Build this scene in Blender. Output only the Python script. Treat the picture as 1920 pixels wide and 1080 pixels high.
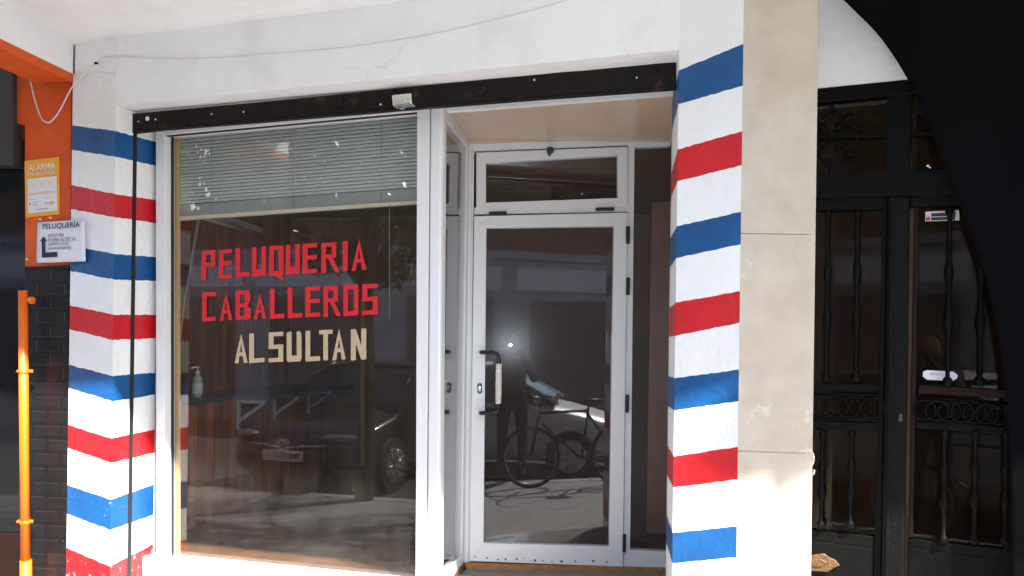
import bpy, bmesh, math, random
from mathutils import Vector, Matrix
random.seed(7)
SC = bpy.context.scene
COL = SC.collection
for o in list(bpy.data.objects): bpy.data.objects.remove(o)

# ------------------------------------------------------------------ camera, sky, sun, exposure
FPX = 1490.0; CX = 960.0; CY = 650.0; CAMZ = 1.55; ROLL = 0.0135
cam_d = bpy.data.cameras.new('camera'); cam = bpy.data.objects.new('camera', cam_d); COL.objects.link(cam)
cam_d.sensor_width = 36.0; cam_d.lens = 36.0*FPX/1920.0
cam_d.shift_y = (CY-540.0)/1920.0
cam_d.clip_start = 0.05; cam_d.clip_end = 500
cr, sr = math.cos(ROLL), math.sin(ROLL)
cam.matrix_world = Matrix(((cr, -sr, 0, 0), (0, 0, -1, 0), (sr, cr, 0, CAMZ), (0, 0, 0, 1)))
SC.camera = cam
SUN_AZ = math.radians(27); SUN_EL = math.radians(46)       # azimuth: to the right of straight behind the camera
SDIR = Vector((math.sin(SUN_AZ)*math.cos(SUN_EL), -math.cos(SUN_AZ)*math.cos(SUN_EL), math.sin(SUN_EL)))
W = bpy.data.worlds.new('World'); SC.world = W; W.use_nodes = True
nt = W.node_tree; nt.nodes.clear()
sky = nt.nodes.new('ShaderNodeTexSky'); sky.sky_type = 'NISHITA'; sky.sun_disc = False
sky.sun_elevation = SUN_EL; sky.sun_rotation = math.atan2(SDIR.x, SDIR.y)
bg = nt.nodes.new('ShaderNodeBackground'); bg.inputs['Strength'].default_value = 0.10
wo = nt.nodes.new('ShaderNodeOutputWorld')
nt.links.new(sky.outputs[0], bg.inputs['Color']); nt.links.new(bg.outputs[0], wo.inputs['Surface'])
sl = bpy.data.lights.new('sun', 'SUN'); sl.energy = 5.0; sl.angle = math.radians(1.2); sl.color = (1, .955, .88)
so = bpy.data.objects.new('sun', sl); COL.objects.link(so)
so.rotation_euler = SDIR.to_track_quat('Z', 'Y').to_euler(); so.location = SDIR*30
SC.view_settings.view_transform = 'Standard'; SC.view_settings.look = 'None'
SC.view_settings.gamma = 1; SC.view_settings.exposure = 2.28
SC.render.engine = 'CYCLES'
SC.cycles.max_bounces = 10; SC.cycles.transparent_max_bounces = 16; SC.cycles.glossy_bounces = 5

# ------------------------------------------------------------------ geometry helpers
class PL:
    """vertical plane through two plan points; s runs from p0 to p1; off > 0 is towards the street"""
    def __init__(self, p0, p1):
        self.p0 = Vector((p0[0], p0[1])); self.p1 = Vector((p1[0], p1[1]))
        self.d = (self.p1-self.p0).normalized()
        n = Vector((self.d.y, -self.d.x))
        if n.dot(-self.p0) < 0: n = -n
        self.n = n; self.n3 = Vector((n.x, n.y, 0))
    def at(self, px, py, off=0.0):
        u = (px-CX)/FPX; v = (CY-py)/FPX
        X = u*cr - v*sr; Z = u*sr + v*cr
        q = self.p0 + self.n*off
        Y = self.n.dot(q)/(self.n.x*X + self.n.y)
        return Vector((X*Y, Y, CAMZ+Z*Y))
    def w(self, s, z, off=0.0):
        p = self.p0 + self.d*s + self.n*off
        return Vector((p.x, p.y, z))
    def len(self): return (self.p1-self.p0).length

def new_bm(): return bmesh.new()
def link(name, bm, mats, parent=None, bevel=0, smooth=False):
    me = bpy.data.meshes.new(name)
    off = Vector((0, 0, 0))
    if parent is not None:
        off = parent.get('_base') and Vector(parent['_base']) or Vector((0, 0, 0))
    bmesh.ops.recalc_face_normals(bm, faces=bm.faces)
    if parent is not None: bmesh.ops.translate(bm, verts=bm.verts, vec=-off)
    bm.to_mesh(me); bm.free()
    if not isinstance(mats, (list, tuple)): mats = [mats]
    for m in mats: me.materials.append(m)
    if smooth:
        for p in me.polygons: p.use_smooth = True
    o = bpy.data.objects.new(name, me); COL.objects.link(o)
    if parent is not None:
        o.parent = parent; o['_base'] = tuple(off)
    if bevel:
        b = o.modifiers.new('bevel', 'BEVEL'); b.width = bevel; b.segments = 2; b.limit_method = 'ANGLE'
    return o
def tag(o, label=None, cat=None, group=None, kind=None):
    if label: o['label'] = label
    if cat: o['category'] = cat
    if group: o['group'] = group
    if kind: o['kind'] = kind
    return o
def thing(name, label, cat, loc=(0, 0, 0), group=None):
    o = bpy.data.objects.new(name, None); COL.objects.link(o)
    o.location = loc; o['_base'] = tuple(loc); o.empty_display_size = .1
    return tag(o, label, cat, group)
def struct(name, bm, m): return tag(link(name, bm, m), kind='structure')
def local_thing(name, label, cat, group=None):
    """a thing modelled round its own origin and placed afterwards"""
    return thing(name, label, cat, (0, 0, 0), group)

def poly3(bm, pts, mi=0):
    f = bm.faces.new([bm.verts.new(p) for p in pts]); f.material_index = mi; return f
def extr(bm, front, vec, mi=0):
    n = len(front); vec = Vector(vec)
    a = [bm.verts.new(p) for p in front]; b = [bm.verts.new(Vector(p)+vec) for p in front]
    fs = [bm.faces.new(a), bm.faces.new(b[::-1])]
    for i in range(n): fs.append(bm.faces.new((a[i], a[(i+1) % n], b[(i+1) % n], b[i])))
    for f in fs: f.material_index = mi
def prism(bm, px, pl, off=0.0, th=.03, mi=0):
    """outline given in photo pixels, laid on plane pl, th metres thick, front face at off"""
    extr(bm, [pl.at(x, y, off) for x, y in px], -pl.n3*th, mi)
def quad(x0, y0, x1, y1): return [(x0, y0), (x1, y0), (x1, y1), (x0, y1)]
def wbox(bm, pl, s0, s1, z0, z1, off, th, mi=0):
    extr(bm, [pl.w(s0, z0, off), pl.w(s1, z0, off), pl.w(s1, z1, off), pl.w(s0, z1, off)], -pl.n3*th, mi)
def plan(bm, pts, z0, z1, mi=0):
    extr(bm, [Vector((p[0], p[1], z0)) for p in pts], (0, 0, z1-z0), mi)
def box(bm, x0, x1, y0, y1, z0, z1, mi=0): plan(bm, [(x0, y0), (x1, y0), (x1, y1), (x0, y1)], z0, z1, mi)
def tube(bm, pts, r, seg=8, cap=True, mi=0):
    pts = [Vector(p) for p in pts]; rings = []
    rr = r if isinstance(r, (list, tuple)) else [r]*len(pts)
    up = None
    for i, p in enumerate(pts):
        t = (pts[min(i+1, len(pts)-1)]-pts[max(i-1, 0)]).normalized()
        if up is None:
            up = Vector((0, 0, 1)) if abs(t.z) < .9 else Vector((1, 0, 0))
        a = t.cross(up).normalized(); b = a.cross(t).normalized(); up = b
        rings.append([bm.verts.new(p + (a*math.cos(2*math.pi*k/seg)+b*math.sin(2*math.pi*k/seg))*rr[i]) for k in range(seg)])
    for i in range(len(rings)-1):
        for k in range(seg):
            f = bm.faces.new((rings[i][k], rings[i][(k+1) % seg], rings[i+1][(k+1) % seg], rings[i+1][k])); f.material_index = mi; f.smooth = True
    if cap:
        bm.faces.new(rings[0][::-1]).material_index = mi; bm.faces.new(rings[-1]).material_index = mi
def smooth_path(pts, n=6):
    out = []
    P = [Vector(p) for p in pts]
    for i in range(len(P)-1):
        p0 = P[max(i-1, 0)]; p1 = P[i]; p2 = P[i+1]; p3 = P[min(i+2, len(P)-1)]
        for k in range(n):
            t = k/n
            out.append(.5*((2*p1)+(p2-p0)*t+(2*p0-5*p1+4*p2-p3)*t*t+(3*p1-p0-3*p2+p3)*t**3))
    out.append(P[-1]); return out
def lathe(bm, base, prof, seg=12, mi=0):
    base = Vector(base); rings = []
    for r, z in prof:
        rings.append([bm.verts.new(base+Vector((r*math.cos(2*math.pi*k/seg), r*math.sin(2*math.pi*k/seg), z))) for k in range(seg)])
    for i in range(len(rings)-1):
        for k in range(seg):
            f = bm.faces.new((rings[i][k], rings[i][(k+1) % seg], rings[i+1][(k+1) % seg], rings[i+1][k])); f.smooth = True; f.material_index = mi
    bm.faces.new(rings[0][::-1]); bm.faces.new(rings[-1])
def disc_cyl(bm, c, axis, r, h, seg=24, mi=0):
    c = Vector(c); axis = Vector(axis).normalized()
    tube(bm, [c, c+axis*h], r, seg, True, mi)

# ------------------------------------------------------------------ materials
MT = {}
def mat(name, col, rough=.6, metal=0, noise=0, nscale=8, bump=0, bscale=60, col2=None, spec=None, dirt=None, streak=False, emis=None, bdist=.002, crack=0, wear=None):
    if name in MT: return MT[name]
    m = bpy.data.materials.new(name); m.use_nodes = True; t = m.node_tree; b = t.nodes['Principled BSDF']
    b.inputs['Base Color'].default_value = (*col, 1); b.inputs['Roughness'].default_value = rough; b.inputs['Metallic'].default_value = metal
    if spec is not None: b.inputs['Specular IOR Level'].default_value = spec
    tc = t.nodes.new('ShaderNodeTexCoord'); vec = tc.outputs['Object']
    if streak:
        mp = t.nodes.new('ShaderNodeMapping'); mp.inputs['Scale'].default_value = streak; t.links.new(vec, mp.inputs[0]); vec = mp.outputs[0]
    out = None
    if noise or col2:
        n = t.nodes.new('ShaderNodeTexNoise'); n.inputs['Scale'].default_value = nscale; n.inputs['Detail'].default_value = 8; n.inputs['Roughness'].default_value = .65
        t.links.new(vec, n.inputs['Vector'])
        r = t.nodes.new('ShaderNodeValToRGB'); r.color_ramp.elements[0].position = .3; r.color_ramp.elements[1].position = .7
        c2 = col2 or tuple(max(0, c*(1-noise)) for c in col)
        r.color_ramp.elements[0].color = (*c2, 1); r.color_ramp.elements[1].color = (*col, 1)
        t.links.new(n.outputs['Fac'], r.inputs[0]); out = r.outputs[0]
        t.links.new(out, b.inputs['Base Color'])
    if dirt:      # (colour, amount, scale): scattered specks and scuffs
        n = t.nodes.new('ShaderNodeTexNoise'); n.inputs['Scale'].default_value = dirt[2]; n.inputs['Detail'].default_value = 12; n.inputs['Roughness'].default_value = .75
        t.links.new(tc.outputs['Object'], n.inputs['Vector'])
        r = t.nodes.new('ShaderNodeValToRGB'); r.color_ramp.elements[0].position = dirt[1]; r.color_ramp.elements[1].position = dirt[1]+.07
        r.color_ramp.elements[0].color = (0, 0, 0, 1); r.color_ramp.elements[1].color = (1, 1, 1, 1)
        t.links.new(n.outputs['Fac'], r.inputs[0])
        mx = t.nodes.new('ShaderNodeMix'); mx.data_type = 'RGBA'; t.links.new(r.outputs[0], mx.inputs['Factor'])
        if out: t.links.new(out, mx.inputs['A'])
        else: mx.inputs['A'].default_value = (*col, 1)
        mx.inputs['B'].default_value = (*dirt[0], 1); out = mx.outputs['Result']; t.links.new(out, b.inputs['Base Color'])
    def nz(scale, det=6):
        q = t.nodes.new('ShaderNodeTexNoise'); q.inputs['Scale'].default_value = scale; q.inputs['Detail'].default_value = det; t.links.new(tc.outputs['Object'], q.inputs['Vector']); return q
    def mixin(fac, c, cur):
        mx = t.nodes.new('ShaderNodeMix'); mx.data_type = 'RGBA'; t.links.new(fac, mx.inputs['Factor'])
        if cur: t.links.new(cur, mx.inputs['A'])
        else: mx.inputs['A'].default_value = (*col, 1)
        mx.inputs['B'].default_value = (*c, 1); t.links.new(mx.outputs['Result'], b.inputs['Base Color']); return mx.outputs['Result']
    if crack:
        w1 = nz(5, 4); vm = t.nodes.new('ShaderNodeVectorMath'); vm.operation = 'MULTIPLY_ADD'; vm.inputs[1].default_value = (.25, .25, .25)
        t.links.new(w1.outputs['Color'], vm.inputs[0]); t.links.new(tc.outputs['Object'], vm.inputs[2])
        vo = t.nodes.new('ShaderNodeTexVoronoi'); vo.feature = 'DISTANCE_TO_EDGE'; vo.inputs['Scale'].default_value = 1.5; t.links.new(vm.outputs[0], vo.inputs['Vector'])
        r1 = t.nodes.new('ShaderNodeMapRange'); r1.inputs['From Min'].default_value = .002; r1.inputs['From Max'].default_value = .009; r1.inputs['To Min'].default_value = 1; r1.inputs['To Max'].default_value = 0; t.links.new(vo.outputs['Distance'], r1.inputs[0])
        w2 = nz(1.7, 3); r2 = t.nodes.new('ShaderNodeMapRange'); r2.inputs['From Min'].default_value = .52; r2.inputs['From Max'].default_value = .62; r2.inputs['To Max'].default_value = crack; t.links.new(w2.outputs[0], r2.inputs[0])
        mu = t.nodes.new('ShaderNodeMath'); mu.operation = 'MULTIPLY'; t.links.new(r1.outputs[0], mu.inputs[0]); t.links.new(r2.outputs[0], mu.inputs[1])
        out = mixin(mu.outputs[0], (.33, .31, .29), out)
        w3 = nz(3.3, 10); r3 = t.nodes.new('ShaderNodeMapRange'); r3.inputs['From Min'].default_value = .56; r3.inputs['From Max'].default_value = .72; r3.inputs['To Max'].default_value = .2; t.links.new(w3.outputs[0], r3.inputs[0])
        out = mixin(r3.outputs[0], (.52, .50, .47), out)
    if wear:          # paint worn away near the ground
        sx = t.nodes.new('ShaderNodeSeparateXYZ'); t.links.new(tc.outputs['Object'], sx.inputs[0])
        zr = t.nodes.new('ShaderNodeMapRange'); zr.inputs['From Min'].default_value = 1.5; zr.inputs['From Max'].default_value = .3; zr.inputs['To Min'].default_value = -.06; zr.inputs['To Max'].default_value = .07; t.links.new(sx.outputs['Z'], zr.inputs[0])
        w4 = nz(19, 12); w4.inputs['Roughness'].default_value = .8; ad = t.nodes.new('ShaderNodeMath'); ad.operation = 'ADD'; t.links.new(w4.outputs[0], ad.inputs[0]); t.links.new(zr.outputs[0], ad.inputs[1])
        r4 = t.nodes.new('ShaderNodeMapRange'); r4.inputs['From Min'].default_value = .655; r4.inputs['From Max'].default_value = .70; t.links.new(ad.outputs[0], r4.inputs[0])
        out = mixin(r4.outputs[0], wear, out)
    if bump:
        n = t.nodes.new('ShaderNodeTexNoise'); n.inputs['Scale'].default_value = bscale; n.inputs['Detail'].default_value = 6
        t.links.new(vec, n.inputs['Vector'])
        bp = t.nodes.new('ShaderNodeBump'); bp.inputs['Strength'].default_value = bump; bp.inputs['Distance'].default_value = bdist*5
        t.links.new(n.outputs['Fac'], bp.inputs['Height']); t.links.new(bp.outputs[0], b.inputs['Normal'])
    if emis:
        b.inputs['Emission Color'].default_value = (*emis[0], 1); b.inputs['Emission Strength'].default_value = emis[1]
    MT[name] = m; return m

def glass(name, tint=(1, 1, 1), refl=1.0, dust=.02, dustcol=(.6, .56, .5), haze=.0025):
    m = bpy.data.materials.new(name); m.use_nodes = True; t = m.node_tree; t.nodes.clear()
    o = t.nodes.new('ShaderNodeOutputMaterial'); tr = t.nodes.new('ShaderNodeBsdfTransparent'); tr.inputs[0].default_value = (*tint, 1)
    g = t.nodes.new('ShaderNodeBsdfGlossy'); g.inputs['Roughness'].default_value = 0.0
    f = t.nodes.new('ShaderNodeFresnel'); f.inputs['IOR'].default_value = 1.5
    ge = t.nodes.new('ShaderNodeNewGeometry'); io = t.nodes.new('ShaderNodeMapRange'); io.inputs['To Min'].default_value = 1.5; io.inputs['To Max'].default_value = 1/1.5
    t.links.new(ge.outputs['Backfacing'], io.inputs[0]); t.links.new(io.outputs[0], f.inputs['IOR'])      # a ray leaving the pane meets the same reflectance as one entering it
    mm = t.nodes.new('ShaderNodeMath'); mm.operation = 'MULTIPLY'; mm.inputs[1].default_value = 1.0*refl; mm.use_clamp = True
    t.links.new(f.outputs[0], mm.inputs[0])
    d = t.nodes.new('ShaderNodeBsdfDiffuse'); d.inputs[0].default_value = (*dustcol, 1)
    tc = t.nodes.new('ShaderNodeTexCoord'); mp = t.nodes.new('ShaderNodeMapping'); mp.inputs['Scale'].default_value = (6, 6, 1.6)
    n = t.nodes.new('ShaderNodeTexNoise'); n.inputs['Scale'].default_value = 2.2; n.inputs['Detail'].default_value = 10; n.inputs['Roughness'].default_value = .7
    t.links.new(tc.outputs['Object'], mp.inputs[0]); t.links.new(mp.outputs[0], n.inputs[0])
    r = t.nodes.new('ShaderNodeMapRange'); r.inputs['From Min'].default_value = .35; r.inputs['From Max'].default_value = .8
    r.inputs['To Min'].default_value = dust*.25; r.inputs['To Max'].default_value = dust*2.2
    t.links.new(n.outputs['Fac'], r.inputs[0])
    m1 = t.nodes.new('ShaderNodeMixShader'); m2 = t.nodes.new('ShaderNodeMixShader')
    t.links.new(r.outputs[0], m1.inputs[0]); t.links.new(tr.outputs[0], m1.inputs[1]); t.links.new(d.outputs[0], m1.inputs[2])
    t.links.new(mm.outputs[0], m2.inputs[0]); t.links.new(m1.outputs[0], m2.inputs[1]); t.links.new(g.outputs[0], m2.inputs[2])
    g2 = t.nodes.new('ShaderNodeBsdfGlossy'); g2.inputs['Roughness'].default_value = .16; m3 = t.nodes.new('ShaderNodeMixShader'); m3.inputs[0].default_value = haze
    t.links.new(m2.outputs[0], m3.inputs[1]); t.links.new(g2.outputs[0], m3.inputs[2])
    t.links.new(m3.outputs[0], o.inputs[0]); return m

def brick_mat(name, c1, c2, mortar, w, h, msize, rough, axes='XZ', rot=0, bump=.6, noise=.3):
    m = bpy.data.materials.new(name); m.use_nodes = True; t = m.node_tree; b = t.nodes['Principled BSDF']; b.inputs['Roughness'].default_value = rough
    tc = t.nodes.new('ShaderNodeTexCoord'); mp = t.nodes.new('ShaderNodeMapping')
    if axes == 'XZ': mp.inputs['Rotation'].default_value = (math.radians(90), 0, rot)
    else: mp.inputs['Rotation'].default_value = (0, 0, rot)
    sep = None
    t.links.new(tc.outputs['Object'], mp.inputs[0])
    br = t.nodes.new('ShaderNodeTexBrick'); br.inputs['Scale'].default_value = 1; br.inputs['Brick Width'].default_value = w; br.inputs['Row Height'].default_value = h
    br.inputs['Mortar Size'].default_value = msize; br.inputs['Mortar Smooth'].default_value = .3
    br.inputs['Color1'].default_value = (*c1, 1); br.inputs['Color2'].default_value = (*c2, 1); br.inputs['Mortar'].default_value = (*mortar, 1)
    t.links.new(mp.outputs[0], br.inputs[0])
    n = t.nodes.new('ShaderNodeTexNoise'); n.inputs['Scale'].default_value = 9; n.inputs['Detail'].default_value = 8; t.links.new(tc.outputs['Object'], n.inputs[0])
    mr = t.nodes.new('ShaderNodeMapRange'); mr.inputs['From Min'].default_value = .3; mr.inputs['From Max'].default_value = .7; mr.inputs['To Min'].default_value = 1-noise; mr.inputs['To Max'].default_value = 1
    t.links.new(n.outputs[0], mr.inputs[0])
    mx = t.nodes.new('ShaderNodeMix'); mx.data_type = 'RGBA'; mx.blend_type = 'MULTIPLY'; mx.inputs['Factor'].default_value = 1
    t.links.new(br.outputs['Color'], mx.inputs['A']); t.links.new(mr.outputs[0], mx.inputs['B']); t.links.new(mx.outputs['Result'], b.inputs['Base Color'])
    inv = t.nodes.new('ShaderNodeMath'); inv.operation = 'SUBTRACT'; inv.inputs[0].default_value = 1; t.links.new(br.outputs['Fac'], inv.inputs[1])
    bp = t.nodes.new('ShaderNodeBump'); bp.inputs['Strength'].default_value = bump; bp.inputs['Distance'].default_value = .01
    t.links.new(inv.outputs[0], bp.inputs['Height']); t.links.new(bp.outputs[0], b.inputs['Normal'])
    return m

def wood_mat(name, c1, c2, rot=0, board=.1, rough=.35):
    """upright boards: grooves repeat along the (rotated) x axis, grain runs along z"""
    m = bpy.data.materials.new(name); m.use_nodes = True; t = m.node_tree; b = t.nodes['Principled BSDF']; b.inputs['Roughness'].default_value = rough
    tc = t.nodes.new('ShaderNodeTexCoord'); mp = t.nodes.new('ShaderNodeMapping'); mp.inputs['Rotation'].default_value = (0, 0, rot)
    t.links.new(tc.outputs['Object'], mp.inputs[0])
    mp2 = t.nodes.new('ShaderNodeMapping'); mp2.inputs['Scale'].default_value = (14, 14, .9); t.links.new(mp.outputs[0], mp2.inputs[0])
    n = t.nodes.new('ShaderNodeTexNoise'); n.inputs['Scale'].default_value = 2.4; n.inputs['Detail'].default_value = 8; n.inputs['Distortion'].default_value = .6; t.links.new(mp2.outputs[0], n.inputs[0])
    r = t.nodes.new('ShaderNodeValToRGB'); r.color_ramp.elements[0].position = .3; r.color_ramp.elements[1].position = .68
    r.color_ramp.elements[0].color = (*c2, 1); r.color_ramp.elements[1].color = (*c1, 1); t.links.new(n.outputs[0], r.inputs[0])
    sp = t.nodes.new('ShaderNodeSeparateXYZ'); t.links.new(mp.outputs[0], sp.inputs[0])
    dv = t.nodes.new('ShaderNodeMath'); dv.operation = 'DIVIDE'; dv.inputs[1].default_value = board; t.links.new(sp.outputs['X'], dv.inputs[0])
    fl = t.nodes.new('ShaderNodeMath'); fl.operation = 'FLOOR'; t.links.new(dv.outputs[0], fl.inputs[0])
    wn = t.nodes.new('ShaderNodeTexWhiteNoise'); wn.noise_dimensions = '1D'; t.links.new(fl.outputs[0], wn.inputs['W'])
    fr = t.nodes.new('ShaderNodeMath'); fr.operation = 'FRACT'; t.links.new(dv.outputs[0], fr.inputs[0])
    pp = t.nodes.new('ShaderNodeMath'); pp.operation = 'PINGPONG'; pp.inputs[1].default_value = .5; t.links.new(fr.outputs[0], pp.inputs[0])
    mr = t.nodes.new('ShaderNodeMapRange'); mr.inputs['From Max'].default_value = .05; t.links.new(pp.outputs[0], mr.inputs[0])
    v = t.nodes.new('ShaderNodeMapRange'); v.inputs['To Min'].default_value = .65; v.inputs['To Max'].default_value = 1.15; t.links.new(wn.outputs[0], v.inputs[0])
    mu = t.nodes.new('ShaderNodeMath'); mu.operation = 'MULTIPLY'; t.links.new(mr.outputs[0], mu.inputs[0]); t.links.new(v.outputs[0], mu.inputs[1])
    mx = t.nodes.new('ShaderNodeMix'); mx.data_type = 'RGBA'; mx.blend_type = 'MULTIPLY'; mx.inputs['Factor'].default_value = 1
    t.links.new(r.outputs[0], mx.inputs['A']); t.links.new(mu.outputs[0], mx.inputs['B']); t.links.new(mx.outputs['Result'], b.inputs['Base Color'])
    bp = t.nodes.new('ShaderNodeBump'); bp.inputs['Strength'].default_value = .5; bp.inputs['Distance'].default_value = .006
    t.links.new(mr.outputs[0], bp.inputs['Height']); t.links.new(bp.outputs[0], b.inputs['Normal'])
    return m

white = mat('white_plaster', (.83, .83, .835), .75, noise=.09, nscale=2.2, bump=.6, bscale=22, crack=.25, dirt=((.38, .36, .34), .70, 11))
paint_w = mat('white_masonry_paint', (.80, .80, .79), .55, noise=.10, nscale=4, bump=.6, wear=(.36, .33, .29), bscale=34, dirt=((.35, .33, .30), .705, 14))
paint_b = mat('blue_masonry_paint', (.005, .08, .25), .38, noise=.3, nscale=5, wear=(.55, .56, .58), bump=.4, bscale=34, dirt=((.40, .45, .52), .70, 16))
paint_r = mat('red_masonry_paint', (.58, .010, .016), .38, noise=.22, nscale=5, wear=(.7, .55, .52), bump=.4, bscale=34, dirt=((.58, .40, .40), .70, 16))
orange = mat('orange_plaster', (.68, .09, .005), .6, noise=.25, nscale=4, bump=.4, bscale=30)
orange_gloss = mat('orange_pipe_paint', (.78, .145, .004), .35, noise=.12, nscale=20, bump=.3, bscale=90, dirt=((.35, .12, .03), .68, 30))
marble = mat('cream_marble', (.56, .485, .40), .3, col2=(.44, .37, .295), nscale=5.5, crack=.28, dirt=((.62, .56, .46), .60, 9))
alu = mat('white_aluminium', (.74, .74, .75), .32, noise=.04, nscale=3, dirt=((.45, .43, .4), .76, 10))
alu_grey = mat('pale_grey_aluminium', (.55, .55, .54), .3, noise=.06, nscale=3)
blackiron = mat('black_painted_steel', (.010, .0065, .006), .5, spec=.2, noise=.5, nscale=12, bump=.8, bscale=18, dirt=((.075, .026, .018), .58, 9))
slot = mat('black_slot', (.008, .008, .008), .6)
plastic_k = mat('black_plastic', (.012, .012, .013), .25)
chrome = mat('chrome', (.75, .75, .72), .18, metal=1)
tan = mat('tan_soffit', (.60, .47, .34), .28, noise=.1, nscale=3)
ironm = mat('iron_gate_paint', (.0035, .0038, .004), .5, spec=.09, noise=.3, nscale=25, bump=.3, bscale=50)
ironw = mat('worn_gate_stile', (.004, .004, .0042), .5, spec=.1, bump=.5, bscale=50, dirt=((.16, .12, .08), .64, 22))
rust = mat('brown_gate_frame', (.018, .006, .004), .5, spec=.1, noise=.3, nscale=14)
gold = mat('gilt_plate', (.11, .055, .014), .55, metal=.1, noise=.4, nscale=40, bump=.8, bscale=90)
paper = mat('paper', (.72, .70, .76), .45, noise=.12, nscale=14, bump=.5, bscale=18)
ink = mat('black_ink', (.015, .013, .02), .5)
ink_g = mat('grey_ink', (.16, .15, .18), .5)
sign_y = mat('amber_sign', (.78, .36, .03), .35, noise=.06, nscale=8)
sign_w = mat('sign_white', (.68, .66, .68), .35)
sign_o = mat('sign_orange_print', (.75, .30, .05), .4)
red_tape = mat('red_vinyl', (.62, .018, .025), .4, noise=.08, nscale=20)
beige_tape = mat('speckled_cream_vinyl', (.60, .47, .30), .6, col2=(.34, .25, .15), nscale=220)
slatm = mat('blind_slat_grey', (.50, .56, .55), .4, noise=.15, nscale=12)
cream = mat('cream_plastic', (.62, .57, .45), .4)
cordm = mat('pale_cord', (.33, .30, .25), .6)
wirem = mat('painted_wire', (.62, .60, .58), .6)
brown_in = mat('dark_interior_plaster', (.19, .11, .065), .7, noise=.2, nscale=2)
floor_in = brick_mat('brown_floor_tile', (.16, .08, .04), (.135, .07, .034), (.10, .07, .05), .33, .33, .006, .35, axes='XY', rot=.14, bump=.2)
woodL = wood_mat('pine_panelling', (.38, .135, .034), (.20, .06, .016), rot=math.radians(82), board=.105)
woodB = wood_mat('pine_panelling_back', (.26, .10, .03), (.15, .05, .018), rot=.14, board=.105)
wood_plain = mat('brown_wood', (.22, .085, .035), .4, noise=.35, nscale=6, streak=(14, 14, 1))
counterm = mat('dark_worktop', (.06, .05, .045), .3)
darkglass_m = mat('dark_shop_glass', (.006, .006, .007), .05)
granite = mat('grey_threshold_stone', (.25, .25, .23), .3, col2=(.12, .12, .11), nscale=60)
win_glass = glass('window_glass', (.97, .965, .96), 1.05, .008)
door_glass = glass('door_glass', (.93, .93, .95), 1.1, .006, (.35, .4, .5), haze=.0045)
gate_glass = glass('gate_glass', (.7, .66, .60), .38, .002, haze=0)

# ------------------------------------------------------------------ plan of the place (metres; camera stands at x=0, y=0)
def pY(px, Y): return ((px-CX)/FPX*Y, Y)
L0 = pY(130, 4.32); L1 = pY(211.5, 4.212); L2 = pY(292, 4.49)
P1 = pY(1266, 3.36); P2 = pY(1386, 3.225); P3 = pY(1526, 3.215); P1b = pY(1254, 3.745)
WP0 = pY(290, 4.43); WP1 = (-.357, 3.97)
winP = PL(WP0, WP1)                               # display window
doorP = PL((-1.784, 4.6), (2.216, 4.6))  # entrance
linP = PL(L1, P1)
beamP = PL((-2.06, 4.31), (.75, 3.49))
colL = PL(L0, L1); revL = PL(L1, L2); pilA = PL(P1, P2); pilR = PL(P1, P1b); marP = PL(P2, P3)
G0 = (1.363, 3.596); G1 = (2.08, 3.596-.5086*(2.08-1.363)); gateP = PL(G0, G1)
C0 = (-.263, 4.60)
sideP = PL(WP1, C0)
CEIL = 3.16; ZTOP = 2.745; ZIN = .30
e1 = Vector((.957, -.290)); e2 = Vector((-.290, -.957)); WO = Vector((-.36, 3.87))
def st(a, b): p = WO + e1*a + e2*b; return (p.x, p.y)      # street frame: a along the facade, b out into the street

# ------------------------------------------------------------------ ground
pav = brick_mat('pavement_slabs', (.31, .295, .285), (.275, .26, .255), (.13, .125, .12), .40, .20, .008, .8, axes='XY', rot=.30+.6, bump=.4)
asph = mat('asphalt', (.05, .05, .052), .9, noise=.3, nscale=30, bump=.6, bscale=150)
bm = new_bm(); poly3(bm, [Vector((-150, -150, -.13)), Vector((150, -150, -.13)), Vector((150, 150, -.13)), Vector((-150, 150, -.13))]); struct('ground', bm, asph)
bm = new_bm(); plan(bm, [st(-40, -7), st(40, -7), st(40, 3.35), st(-40, 3.35)], -.3, 0.0); struct('pavement', bm, pav)
bm = new_bm(); plan(bm, [st(-40, 3.352), st(40, 3.352), st(40, 3.5), st(-40, 3.5)], -.3, .004)
struct('kerb', bm, mat('kerb_stone', (.33, .32, .30), .8, noise=.2, nscale=8))
bm = new_bm(); plan(bm, [st(-40, 11.2), st(40, 11.2), st(40, 16), st(-40, 16)], -.3, 0.01); struct('far_pavement', bm, pav)

# ------------------------------------------------------------------ the barber shop building
shop = thing('barber_shop', 'white barber shop front with red, white and blue striped pillars under a balcony', 'shop', (*st(-.2, 0), 0))
MS = [paint_w, paint_r, paint_b]
def lerp(a, b, t): return a+(b-a)*t
def stripes(bm, pl, px_l, px_r, bands, ytop, ybot, nseg=16):
    """bands: (yl_top, yr_top, yl_bot, yr_bot, mat); face cut into white and coloured strips"""
    rows = [(ytop[0], ytop[1], 0)]
    for b in bands: rows.append((b[0], b[1], b[4])); rows.append((b[2], b[3], 0))
    rows.append((ybot[0], ybot[1], 0))
    rng = random.Random(int(px_l*7))
    lines = []
    for i, (a, b, m) in enumerate(rows):
        ln = []
        for k in range(nseg+1):
            t = k/nseg; y = lerp(a, b, t)
            xl = px_l(a); xr = px_r(b); x = lerp(xl, xr, t)
            j = rng.uniform(-.8, .8) if (0 < k < nseg and 0 < i < len(rows)-1) else 0
            ln.append(bm.verts.new(pl.at(x, y+j)))
        lines.append(ln)
    for i in range(len(rows)-1):
        for k in range(nseg):
            f = bm.faces.new((lines[i][k], lines[i+1][k], lines[i+1][k+1], lines[i][k+1])); f.material_index = rows[i][2]
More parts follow.
